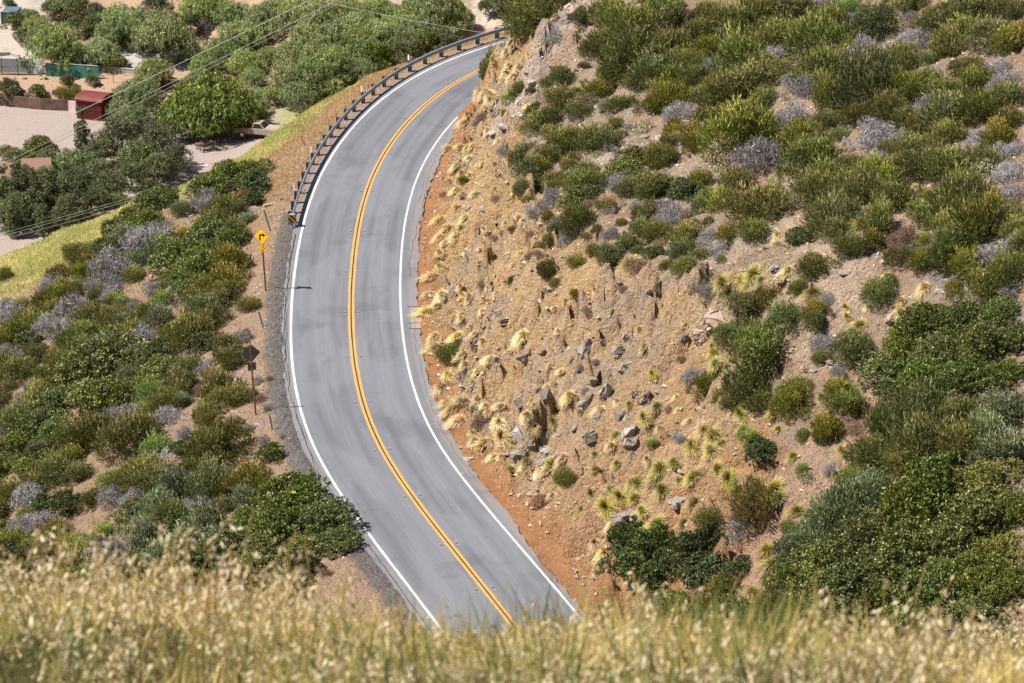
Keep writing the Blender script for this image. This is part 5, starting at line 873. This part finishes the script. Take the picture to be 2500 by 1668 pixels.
# ------------------------------------------------------------ rockfall netting on the cutting
mb = MB(); NETM = mat('zinc_wire', (0.42, 0.38, 0.33), 0.6, 0.2)
def net_line(fn, t):
    P = [fn(q) for q in t]; s = np.array([q[0] for q in P]); a = np.array([q[1] for q in P]); s = s + 0.3 * fbm(a * 0.7, s * 0.3, 401); a = a + 0.25 * fbm(s * 0.6, a * 0.4, 402)
    x, y = road_pt(s, ER + a); hz = hillz(x, y); ok = (a > 1.6) & (a < 15.5) & (cutz(a) < hz + 2.2) & (s > 30) & (s < 118); z = H(x, y) + 0.07 + 0.06 * fbm(x * 3, y * 3, 403)
    run = []
    for i in range(len(P)):
        if ok[i]: run.append((float(x[i]), float(y[i]), float(z[i])))
        if (not ok[i] or i == len(P) - 1):
            if len(run) > 2: mb.tube(run, 0.005, 3, cap=False)
            run = []
for c in np.arange(20, 125, 0.8):
    net_line(lambda t: (c + t * 0.55, t), np.arange(1.2, 16, 0.35)); net_line(lambda t: (c - t * 0.55, t), np.arange(1.2, 16, 0.35))
tag(obj('rockfall_net', mb.mesh('rockfall_net', NETM)), 'wire rockfall netting draped over the tan cut bank', 'netting')

# ------------------------------------------------------------ overhead wires
WM = mat('bright_wire', (0.75, 0.75, 0.76), 0.35, 0.3); WDK = mat('dark_wire', (0.04, 0.04, 0.045), 0.6)
def wire(a, b, r, m, label, sag=0.25):
    A = C0 + ray(*a[:2]) * a[2]; B = C0 + ray(*b[:2]) * b[2]; P = [tuple(A + (B - A) * t + np.array([0, 0, -4 * sag * t * (1 - t)])) for t in np.linspace(0, 1, 40)]
    tag(obj('overhead_wire', MB().tube(P, r, 5).mesh('overhead_wire', m)), label, 'power line')
def ext(x0, y0, x1, y1, xa, xb): f = lambda x: y0 + (y1 - y0) * (x - x0) / (x1 - x0); return (xa, f(xa)), (xb, f(xb))
for (u0, v0, u1, v1), lb in (((0, 350, 727, 0), 'uppermost of the three bright overhead wires crossing above the red shed'), ((0, 391, 795, 0), 'middle one of the three bright overhead wires crossing above the red shed'), ((0, 401, 816, 0), 'lowest of the three bright overhead wires crossing above the red shed')):
    a, b = ext(u0, v0, u1, v1, -420, 1330); wire((*a, 212), (*b, 244), 0.017, WM, lb, 0.5)
for (u0, v0, u1, v1), lb in (((0, 565, 303, 484), 'upper of the three thin wires passing in front of the dark oaks'), ((0, 572, 300, 491), 'middle of the three thin wires passing in front of the dark oaks'), ((0, 581, 262, 512), 'lower of the three thin wires passing in front of the dark oaks')):
    a, b = ext(u0, v0, u1, v1, -300, 420); wire((*a, 236), (*b, 262), 0.013, WM, lb, 0.2)
a, b = ext(835, 12, 1180, 72, 780, 1420); wire((*a, 262), (*b, 246), 0.009, mat('dull_wire', (0.42, 0.42, 0.43), 0.5), 'single thin wire slanting over the pepper trees towards the far bend', 0.3)
a, b = ext(1171, 13, 1154, 69, 0, 0); wire((1180, -20, 262), (1150, 82, 256), 0.014, WDK, 'left one of the two dark guy wires above the far bend', 0.0); wire((1232, -20, 262), (1178, 76, 256), 0.022, WDK, 'right one of the two dark guy wires above the far bend', 0.0)

# ------------------------------------------------------------ things on the valley floor
RED = mottled('red_painted_metal', (0.095, 0.018, 0.015), (0.13, 0.026, 0.020), 2.0, 0.6); REDR = mottled('faded_red_roof', (0.16, 0.036, 0.034), (0.12, 0.028, 0.026), 1.2, 0.65)
q = hit(220, 292, True); T = thing('storage_shed', 'dark red corrugated storage shed with a curved roof beside the pale lot', 'shed', tuple(q), rad(-20))
W_, D_, Hh = 2.95, 2.6, 2.1; w = MB()
w.box((0, 0, Hh / 2), (W_, D_, Hh))
for i in range(14):
    x = -W_ / 2 + (i + 0.5) * W_ / 14
    for y in (-D_ / 2 - 0.02, D_ / 2 + 0.02): w.box((x, y, Hh / 2), (0.07, 0.04, Hh - 0.1))
for i in range(14):
    y = -D_ / 2 + (i + 0.5) * D_ / 14
    for x in (-W_ / 2 - 0.02, W_ / 2 + 0.02): w.box((x, y, Hh / 2), (0.04, 0.07, Hh - 0.1))
obj('wall', w.mesh('wall', RED), T, (0, 1.2, 0)); arc = [((D_ / 2 + 0.22) * -math.cos(math.pi * t), 0.50 * math.sin(math.pi * t)) for t in np.linspace(0, 1, 13)]; rf = MB()
V = []
for x in (-W_ / 2 - 0.15, W_ / 2 + 0.15): V += [(x, a, Hh + b) for a, b in arc] + [(x, a * 0.985, Hh + b * 0.93 - 0.04) for a, b in arc[::-1]]
n = len(V) // 2; rf.add(V, [tuple(range(n)), tuple(range(n, 2 * n))[::-1]] + [(i, (i + 1) % n, (i + 1) % n + n, i + n) for i in range(n)]); obj('roof', rf.mesh('roof', REDR), T, (0, 1.2, 0))
obj('rail', MB().box((0, -D_ / 2 - 0.05, 1.15), (W_, 0.03, 0.06)).box((0, -D_ / 2 - 0.05, 0.08), (W_ + 0.05, 0.04, 0.12)).mesh('rail', RED), T, (0, 1.2, 0))
# low board wall behind the lot, red and white end piece
BRW = mottled('dark_brown_boards', (0.085, 0.050, 0.042), (0.17, 0.105, 0.085), 1.5, 0.85); PKW = mottled('pink_white_render', (0.42, 0.22, 0.22), (0.72, 0.66, 0.66), 0.8, 0.85)
def wallrun(name, pts, h, t, m, label, cat, cap=None, caph=0.06, valley=True, posts=None):
    P = [hit(u, v, valley) for u, v in pts]; o = P[0]; T = thing(name, label, cat, tuple(o)); mb = MB(); cb = MB()
    for a, b in zip(P[:-1], P[1:]):
        a = np.array(a) - o; b = np.array(b) - o; L = np.hypot(*(b - a)[:2]); yaw = math.atan2(b[1] - a[1], b[0] - a[0]); R = Matrix.Rotation(yaw, 3, 'Z'); mb.box(((a[0] + b[0]) / 2, (a[1] + b[1]) / 2, (a[2] + b[2]) / 2 + h / 2 - 0.15), (L, t, h + 0.3), R)
        cb.box(((a[0] + b[0]) / 2, (a[1] + b[1]) / 2, (a[2] + b[2]) / 2 + h + caph / 2 + 0.002), (L, t + 0.06, caph), R)
    obj('panel', mb.mesh('panel', m), T)
    if cap: obj('coping', cb.mesh('coping', cap), T)
    return T, P, o
wallrun('board_wall', [(-12, 255), (40, 262), (100, 268), (168, 271)], 1.25, 0.12, BRW, 'low dark brown board wall along the back of the pale lot', 'wall')
wallrun('board_wall', [(168, 271), (186, 273)], 1.15, 0.14, PKW, 'short pink and white end of the low wall beside the red shed', 'wall')
wallrun('board_wall', [(345, 268), (410, 276)], 1.0, 0.14, PKW, 'low pink wall under the trees right of the red shed', 'wall')
# chain link fence and the screens behind it
CL_ = mat('dark_chain_link', (0.06, 0.055, 0.06), 0.6, 0.4)
P = [hit(u, v, True) for u, v in ((-10, 183), (5, 183), (44, 184), (81, 184))]; o = P[0]; T = thing('chain_link_fence', 'dark chain link fence above the dirt bank at the left', 'fence', tuple(o)); m1 = MB()
for a in P[0:]: obj('post', MB().tube([(0, 0, -0.2), (0, 0, 1.95)], 0.045, 6).mesh('post', CL_), T, tuple(np.array(a) - o))
for a, b in zip(P[:-1], P[1:]):
    a = np.array(a) - o; b = np.array(b) - o; L = np.linalg.norm(b - a); n = max(2, int(L / 0.13))
    f = lambda u, z: tuple(a + (b - a) * u + np.array([0, 0, z]))
    for z in (0.05, 0.95, 1.85): m1.tube([f(0, z), f(1, z)], 0.022, 4)
    for i in range(-14, n): 
        for sg in (1, -1):
            u0 = i / n; u1 = (i + 14) / n; z0, z1 = (0.05, 1.85) if sg > 0 else (1.85, 0.05); c0 = max(u0, 0); c1 = min(u1, 1)
            if c1 > c0: g_ = lambda u: z0 + (z1 - z0) * (u - u0) / (u1 - u0); m1.tube([f(c0, g_(c0)), f(c1, g_(c1))], 0.012, 3, cap=False)
obj('wire_mesh', m1.mesh('wire_mesh', CL_), T)
MINT = mottled('pale_mint_screen', (0.36, 0.44, 0.41), (0.45, 0.50, 0.50), 0.6, 0.8); GRN = mottled('green_fabric_screen', (0.035, 0.13, 0.11), (0.07, 0.20, 0.17), 1.2, 0.8); CON = mottled('pale_concrete', (0.30, 0.285, 0.26), (0.38, 0.36, 0.33), 1.2, 0.9)
wallrun('screen_fence', [(-10, 176), (60, 177), (104, 182)], 1.55, 0.06, MINT, 'pale mint screen behind the dark chain link fence', 'fence')
wallrun('screen_fence', [(112, 186), (180, 189), (241, 194)], 1.45, 0.06, GRN, 'dark green fabric screen under the weeping tree above the red shed', 'fence', CON)
wallrun('garden_wall', [(238, 170), (330, 181)], 0.45, 0.2, CON, 'low pale concrete wall beside the path above the red shed', 'wall', CON)
wallrun('garden_wall', [(-10, 138), (26, 134), (48, 146)], 0.35, 0.2, CON, 'pale kerb wall at the foot of the driveway at the left', 'wall', CON)
for u0, v0, h_, lb in ((277, 203, 1.35, 'thin grey pole beside the path, nearer to the red shed'), (305, 185, 0.9, 'thin grey pole beside the path, farther from the red shed'), (213, 57, 2.2, 'pale thin pole among the trees right of the tall dark trunks')):
    q = hit(u0, v0, True); tag(obj('pole', MB().tube([(0, 0, -0.2), (0, 0, h_)], 0.04, 6).mesh('pole', GALD), None, tuple(q)), lb, 'pole')
# blue grey container and the cream building behind it
BG_ = mottled('blue_grey_container_paint', (0.070, 0.115, 0.145), (0.10, 0.15, 0.18), 1.0, 0.6)
q = hit(22, 66, True); T = thing('container', 'blue grey metal container in the far left corner with a pale label', 'container', tuple(q), rad(-8)); b = MB().box((0, 1.2, 0.85), (1.7, 2.4, 1.7))
for i in range(9): b.box((-0.8 + i * 0.2, -0.02, 0.85), (0.06, 0.03, 1.5))
obj('body', b.mesh('body', BG_), T); obj('edge_frame', MB().box((-0.85, -0.03, 0.85), (0.09, 0.09, 1.8)).box((0, -0.03, 1.74), (1.8, 0.09, 0.07)).mesh('edge_frame', GALV), T); obj('label_plate', MB().box((0.35, -0.05, 1.2), (0.5, 0.02, 0.28)).mesh('label_plate', WHP), T)
CRM = mottled('cream_panel', (0.52, 0.50, 0.36), (0.60, 0.58, 0.43), 1.0, 0.7); DKM = mat('dark_frame', (0.02, 0.022, 0.02), 0.7)
q = hit(27, 44, True); q = q + np.array([0, 4.0, 1.0]); T = thing('building', 'cream panelled building with dark uprights at the far left corner', 'building', tuple(q), 0); obj('wall', MB().box((0, 0.8, 1.2), (3.2, 1.5, 3.4)).mesh('wall', DKM), T)
for i in range(3):
    x = -0.85 + i * 0.6
    obj('panel', MB().box((x, 0, 2.35), (0.46, 0.1, 1.0)).mesh('panel', CRM), T); obj('rail', MB().box((x, 0, 1.55), (0.46, 0.1, 0.16)).box((x, 0, 1.2), (0.46, 0.1, 0.14)).mesh('rail', CRM), T)
obj('roof', MB().box((0, 0.7, 2.98), (3.5, 1.9, 0.14)).mesh('roof', mottled('grey_roof', (0.2, 0.2, 0.2), (0.3, 0.3, 0.3), 2)), T)
# tiled roofs among the oaks
TILE = mat('pink_clay_tile', (0.55, 0.33, 0.25), 0.85); g = NG(TILE); w_ = g.n('ShaderNodeTexWave'); g.l(g.ocoord(), w_.inputs[0]); w_.inputs['Scale'].default_value = 2.6; g.col(g.mix(g.rng(w_.outputs['Fac'], 0.2, 0.9), (0.16, 0.085, 0.065), (0.26, 0.15, 0.115)))
for u, v, ww, lb in ((8, 444, 3.2, 'pink tiled house roof showing between the oaks at the left edge'), (92, 432, 3.0, 'smaller pink tiled house roof between the oaks, right of the other')):
    q = hit(u, v + 26, True); T = thing('house', lb, 'house', tuple(q), rad(8)); obj('wall', MB().box((0, 0, 1.0), (ww * 0.9, 4, 2.2)).mesh('wall', CON), T)
    obj('roof', MB().add([(-ww / 2, -2.4, 2.0), (ww / 2, -2.4, 2.0), (ww / 2, 2.4, 2.0), (-ww / 2, 2.4, 2.0), (-ww / 2, 0, 3.1), (ww / 2, 0, 3.1)], [(0, 1, 5, 4), (2, 3, 4, 5), (0, 4, 3), (1, 2, 5), (0, 3, 2, 1)]).mesh('roof', TILE), T)
# picnic table, white pole, kerb
WOODP = mottled('brown_plank_wood', (0.12, 0.075, 0.055), (0.20, 0.13, 0.10), 4, 0.8); q = hit(500, 366, True); T = thing('picnic_table', 'brown plank picnic table beside the big umbrella shaped tree', 'table', tuple(q), rad(25))
tb = MB(); [tb.box((0, -0.30 + 0.15 * i, 0.75), (1.8, 0.135, 0.04)) for i in range(5)]; obj('tabletop', tb.mesh('tabletop', WOODP), T)
for y in (-0.72, 0.72): obj('bench', MB().box((0, y, 0.45), (1.8, 0.26, 0.04)).mesh('bench', WOODP), T)
for x in (-0.65, 0.65):
    for sgn in (-1, 1): obj('leg', MB().tube([(x, sgn * 0.62, 0), (x, sgn * 0.22, 0.74)], 0.04, 4).mesh('leg', WOODP), T)
    obj('crossbar', MB().box((x, 0, 0.41), (0.05, 1.5, 0.05)).mesh('crossbar', WOODP), T)
q = hit(495, 402, True); T = thing('white_pole', 'white pole on a dark foot in front of the picnic table', 'pole', tuple(q)); obj('shaft', MB().tube([(0, 0, 0), (0, 0, 1.75)], 0.035, 8).mesh('shaft', WHP), T); obj('foot', MB().tube([(0, 0, -0.05), (0, 0, 0.12)], 0.13, 8).mesh('foot', DKM), T)
P = [hit(u, v, True) for u, v in ((420, 412), (460, 406), (508, 406))]; tag(obj('kerb', MB().tube([tuple(np.array(p_) - P[0] + np.array([0, 0, 0.05])) for p_ in P], 0.10, 4).mesh('kerb', WHP), None, tuple(P[0])), 'white edging strip on the lot in front of the white pole', 'kerb')
# old pickup truck
TANP = mottled('faded_cream_paint', (0.36, 0.31, 0.26), (0.28, 0.22, 0.18), 1.4, 0.5); RSTP = mottled('rusty_cream_paint', (0.20, 0.11, 0.075), (0.30, 0.20, 0.15), 1.8, 0.8); GLS = mat('dark_glass', (0.015, 0.02, 0.02), 0.08, 0, 0.6); TYR = mat('tyre_rubber', (0.02, 0.02, 0.02), 0.85)
q = hit(634, 334, True); T = thing('pickup_truck', 'old faded cream pickup truck parked at the foot of the grassy shoulder', 'pickup truck', tuple(q), rad(-16)); bw = 1.78
body = [(-2.4, 0.5), (2.35, 0.5), (2.45, 0.62), (2.42, 1.02), (2.3, 1.08), (0.85, 1.18), (0.8, 1.12), (-0.55, 1.12), (-0.58, 1.05), (-2.42, 1.05)]
obj('body', MB().prism(body, bw).mesh('body', TANP, bevel=0.03), T); obj('bed', MB().box((-1.5, -bw / 2 - 0.012, 0.80), (1.75, 0.03, 0.46)).box((-1.5, bw / 2 + 0.012, 0.80), (1.75, 0.03, 0.46)).box((-1.5, 0, 1.057), (1.7, bw - 0.2, 0.01)).mesh('bed', RSTP), T)
cab = MB(); V = []
for y, k in ((-bw / 2 + 0.04, 1), (bw / 2 - 0.04, 1)): V += [(-0.55, y, 1.12), (0.85, y, 1.15), (0.32, y * 0.84, 1.66), (-0.38, y * 0.84, 1.66)]
cab.add(V, [(0, 1, 2, 3), (4, 7, 6, 5), (0, 3, 7, 4), (1, 5, 6, 2), (3, 2, 6, 7), (0, 4, 5, 1)]); obj('cab', cab.mesh('cab', TANP, bevel=0.03), T)
def ins(Q, k, off): Q = np.array(Q); c = Q.mean(0); n_ = np.cross(Q[1] - Q[0], Q[2] - Q[0]); n_ /= np.linalg.norm(n_); return [tuple(c + (p_ - c) * k + n_ * off) for p_ in Q]
for nm, Q in (('windshield', [V[1], V[5], V[6], V[2]]), ('side_window', [V[0], V[1], V[2], V[3]]), ('side_window', [V[5], V[4], V[7], V[6]]), ('rear_window', [V[4], V[0], V[3], V[7]])): obj(nm, MB().add(ins(Q, 0.82, 0.012), [(0, 1, 2, 3)]).mesh(nm, GLS), T)
obj('hood', MB().prism([(0.9, 1.185), (2.3, 1.09), (2.3, 1.10), (0.9, 1.205)], bw - 0.25).mesh('hood', TANP), T)
for x in (-1.6, 1.6):
    for y in (-0.82, 0.82):
        wh = obj('wheel', MB().tube([(0, -0.11, 0), (0, 0.11, 0)], 0.36, 18).mesh('wheel', TYR), T, (x, y, 0.36)); obj('rim', MB().tube([(0, -0.125, 0), (0, 0.125, 0)], 0.20, 12).mesh('rim', mat('silver_rim', (0.6, 0.6, 0.6), 0.4, 0.5)), wh)
for y in (-0.65, 0.65): obj('headlight', MB().tube([(0, 0, 0), (0.04, 0, 0)], 0.10, 12).mesh('headlight', WHP), T, (2.43, y, 0.85))
obj('bumper', MB().box((2.5, 0, 0.55), (0.10, 1.8, 0.16)).box((-2.47, 0, 0.55), (0.10, 1.8, 0.16)).mesh('bumper', GALV), T)
# red box among the trees, pale stones of the bank
q = hit(405, 216, True); tag(obj('crate', MB().box((0, 0, 0.5), (1.0, 0.9, 1.0)).box((0, 0, 1.03), (1.08, 0.98, 0.06)).box((0, -0.47, 0.5), (0.06, 0.04, 0.96)).mesh('crate', RED, bevel=0.01), None, tuple(q)), 'small red cabin box glimpsed between trees right of the red shed', 'box')
for it in "q 130 690 45 .8;q 125 715 35 1.3;k 30 690 28 .7;k 220 695 50 .5;q 365 700 35 .7;q 560 185 60 .9;q 915 780 30 .6;k 60 690 30 .8".split(';'):
    c, x, y, w, tl_ = it.split(); put_rock(c, float(x) / 3.647, float(y) / 3.647, float(w) / 3.647, float(tl_), True)
for it in "X 480 100 260;x 560 120 260;X 620 60 200;X 1840 330 260;X 520 60 220".split(';'):
    c, x, y, w = it.split(); o_ = put(c, float(x) / 3.647, float(y) / 3.647, float(w) / 3.647, True); o_.scale.z *= 1.9
for it in "n 230 280 90;y 650 840 130;y 540 830 110;y 880 850 70;f 365 620 60;y 1700 720 90;y 1660 1000 90;b 410 700 40;b 600 740 70;y 1470 950 110".split(';'):
    c, x, y, w = it.split(); put(c, float(x) / 3.647, float(y) / 3.647, float(w) / 3.647, True)

# ------------------------------------------------------------ the wild oat grass in front of the camera
rf_ = np.random.default_rng(404)
OAT = foliage('oat_spikelet', (0.40, 0.30, 0.16), (0.50, 0.43, 0.29), (0.50, 0.465, 0.37), 0.45, 0.7); STM = foliage('oat_stem', (0.40, 0.27, 0.06), (0.50, 0.36, 0.11), (0.50, 0.41, 0.20), 0.45, 0.7); GBL = foliage('green_grass_blade', (0.09, 0.13, 0.03), (0.46, 0.33, 0.06), (0.50, 0.37, 0.11), 0.45, 0.7)
n = 20000; y = 8.5 + 9.0 * rf_.uniform(0, 1, n) ** 0.9; x = rf_.uniform(-0.30, 0.30, n) * y; k = fbm(x * 2.2, y * 0.9, 505, 4) > rf_.uniform(-0.25, 0.45, n); x, y = x[k][:5800], y[k][:5800]; n = len(x); z = H(x, y)
hgt = (0.12 + 0.42 * rf_.uniform(0, 1, n) ** 1.9) * (1 + 0.75 * fbm(x * 1.1, y * 0.4, 501, 3)) * (1 - 0.42 * np.exp(-((x / y + 0.025) / 0.045) ** 2)) * (1 + 0.05 * (y - 13)) * 0.78
hgt = np.where(rf_.random(n) < 0.05, np.minimum(hgt * 1.55, 0.72), hgt); lx = rf_.normal(0.06, 0.18, n); ly = rf_.normal(0, 0.08, n)
ts = np.linspace(0, 1, 5); cen = np.stack([np.stack([x + lx * hgt * t * t, y + ly * hgt * t * t, z + hgt * t], -1) for t in ts], 1)
w = 0.0022; V = np.stack([cen - np.array([w, 0, 0]), cen + np.array([w, 0, 0])], 2).reshape(n, 10, 3); Q = (np.arange(n)[:, None, None] * 10 + np.array([[0, 1, 3, 2], [2, 3, 5, 4], [4, 5, 7, 6], [6, 7, 9, 8]])[None]).reshape(-1, 4)
tint = np.repeat(np.clip(rf_.normal(0.5, 0.25, n), 0, 1), 10)
SV = [V.reshape(-1, 3)]; SQ = [Q]; ST_ = [tint]; SM = [np.zeros(len(Q), int)]
# spikelets hang from hair-thin branches over the top third
ns = 15; tt = 1 - 0.62 * rf_.uniform(0, 1, (n, ns)) ** 1.0; base = np.stack([x[:, None] + (lx * hgt)[:, None] * tt ** 2, y[:, None] + (ly * hgt)[:, None] * tt ** 2, z[:, None] + hgt[:, None] * tt], -1)
ang = rf_.uniform(0, 6.28, (n, ns)); rr = rf_.uniform(0.008, 0.055, (n, ns)) * (1.25 - tt) * 2.6; off = np.stack([rr * np.cos(ang), rr * np.sin(ang), -0.35 * rr + rf_.uniform(-0.01, 0.015, (n, ns))], -1)
P = (base + off).reshape(-1, 3); m_ = len(P); A = unit(np.stack([np.cos(ang) * 0.6, np.sin(ang) * 0.6, -np.ones_like(ang) * rf_.uniform(0.2, 1.2, (n, ns))], -1).reshape(-1, 3)); L = rf_.uniform(0.024, 0.042, m_)
V2, Q2 = blades(P, A, L, L * 0.40, rf_); V3, Q3 = blades(P, A, L, L * 0.40, rf_); tn = np.clip(rf_.normal(0.55, 0.25, m_), 0, 1)
off_ = len(SV[0]); SV += [V2, V3]; SQ += [Q2 + off_, Q3 + off_ + len(V2)]; ST_ += [np.repeat(tn, 4)] * 2; SM += [np.ones(len(Q2) + len(Q3), int)]
# leaf blades low down, green and yellow
nb = 17000; yb = rf_.uniform(8.2, 17.5, nb); xb = rf_.uniform(-0.30, 0.30, nb) * yb; gm = fbm(xb * 0.9, yb * 0.7, 511, 3); hb = rf_.uniform(0.08, 0.26, nb) * (1 + 0.6 * (gm > 0.1)); Pb = np.stack([xb, yb, H(xb, yb) + hb * 0.5], -1); Ab = unit(np.array([0, 0, 1.0]) + rf_.normal(size=(nb, 3)) * 0.30)
V4, Q4 = blades(Pb, Ab, hb, rf_.uniform(0.004, 0.011, nb), rf_); off_ = sum(len(v) for v in SV); SV.append(V4); SQ.append(Q4 + off_); ST_.append(np.repeat(np.clip(0.66 - 1.9 * gm + rf_.normal(0, 0.2, nb), 0, 1), 4)); SM.append(np.full(len(Q4), 2))
me = mesh_np('wild_oat_grass', np.concatenate(SV), np.concatenate(SQ), [STM, OAT, GBL], {'tint': np.concatenate(ST_)}, fm=np.concatenate(SM)); tag(obj('wild_oat_grass', me), 'blurred stand of pale wild oat grass along the bottom foreground', 'grass', kind='stuff')

# ------------------------------------------------------------ labels: each plant and rock is told apart by its look and by the landmark it stands closest to
LM = [('the striped guardrail end', 694, 530), ('the yellow turn sign', 642, 578), ('the sign seen from behind', 617, 868), ('the upper short marker post', 638, 780), ('the lower short marker post', 663, 1030),
 ('the red shed', 220, 268), ('the big umbrella shaped tree', 520, 245), ('the old pickup truck', 640, 310), ('the picnic table', 500, 352), ('the chain link fence', 40, 165), ('the green fabric screen', 180, 175), ('the board wall', 90, 258),
 ('the pink tiled roof', 14, 438), ('the blue grey container', 22, 45), ('the far end of the guardrail', 1190, 90), ('the middle of the guardrail', 850, 225), ('the point where the bend disappears', 1180, 170),
 ('the pair of rounded boulders', 1590, 333), ('the upper end of the sandy trail', 1910, 455), ('the lower end of the sandy trail', 2062, 690), ('the tall pink boulder', 2217, 570), ('the pink rock at the brink', 2440 - 0, 0), ('the big pinkish rock crowning the cutting', 1745, 775),
 ('the lone round grey bush', 2010, 840), ('the grassy shoulder', 110, 640), ('the top of the green thicket', 2300, 740), ('the foot of the green thicket', 1960, 1330), ('the dark thicket above the seed heads', 1640, 1360), ('the tall grey slab in the cutting', 1276, 1040),
 ('the grey rock cluster in the cutting', 1475, 930), ('the foot of the cutting opposite the turn sign', 1035, 640), ('the foot of the cutting opposite the back of the sign', 1030, 880), ('the flat pale rock by the road', 1146, 1113), ('the orange dirt fan', 1230, 1290), ('the pale outcrop topping the spur', 1405, 25),
 ('the round leafy shrub by the verge', 660, 1115), ('the big shrub overhanging the edge line', 760, 1310), ('the pink plume grass', 369, 676), ('the bleached branches under the guardrail', 450, 500), ('the upper left thicket', 500, 640), ('the bronze thicket', 300, 870), ('the lower left corner', 60, 1330), ('the far left edge', 20, 1000),
 ('the bare gully', 1730, 1080), ('the pale far clearing', 1160, 50), ('the top edge', 1760, 10), ('the upper right corner', 2470, 20), ('the right edge', 2470, 420), ('the brown dead bush', 1185, 1020), ('the white barked trunks', 150, 30)]
LM = [l for l in LM if l[0] != 'the pink rock at the brink']
SECT = ['right of', 'above and right of', 'above', 'above and left of', 'left of', 'below and left of', 'below', 'below and right of']
ORD = ['', 'second closest', 'third closest', 'fourth closest', 'fifth closest', 'sixth closest', 'seventh closest', 'eighth closest', 'ninth closest', 'tenth closest', 'eleventh closest', 'twelfth closest']
by = {}
for p in PL:
    S = SP[p['code']]; p['key'] = (S['looks'][0], S['cat']); by.setdefault(p['key'], []).append(p)
    u, v, _ = project(np.array(p['o'].location) + np.array([0, 0, 0.3 * p['m']])); p['u'], p['v'] = u, v
used = set()
for key, ps in by.items():
    U = np.array([[p['u'], p['v']] for p in ps]); cand = [[] for _ in ps]
    for li, (nm, lx, ly) in enumerate(LM):
        dx = U[:, 0] - lx; dy = ly - U[:, 1]; dist = np.hypot(dx, dy); sec = np.floor(((np.degrees(np.arctan2(dy, dx)) + 22.5) % 360) / 45).astype(int)
        for k in range(8):
            ii = [i for i in np.argsort(dist) if sec[i] == k and dist[i] > 6]
            for rk, i in enumerate(ii[:12]): cand[i].append((rk * 160 + dist[i] + (1e4 if dist[i] > 900 else 0), rk, li, k))
    for i in np.argsort([min(c)[0] if c else 9e9 for c in cand]):
        p = ps[i]; look, cat = key; lab = None
        for _, rk, li, k in sorted(cand[i]):
            t = f'{look} {cat} {SECT[k]} {LM[li][0]}' + (f', {ORD[rk]}' if rk else ', the closest such')
            if t not in used and len(t.replace(',', '').split()) <= 16: lab = t; break
        if lab is None: lab = f'{look} {cat} alone among the others'
        used.add(lab); tag(p['o'], lab, cat, SP[p['code']]['group'])

from collections import Counter
print('COUNTS', Counter(SP[p['code']]['name'] for p in PL), NF1, NF2, NF3, NF4)
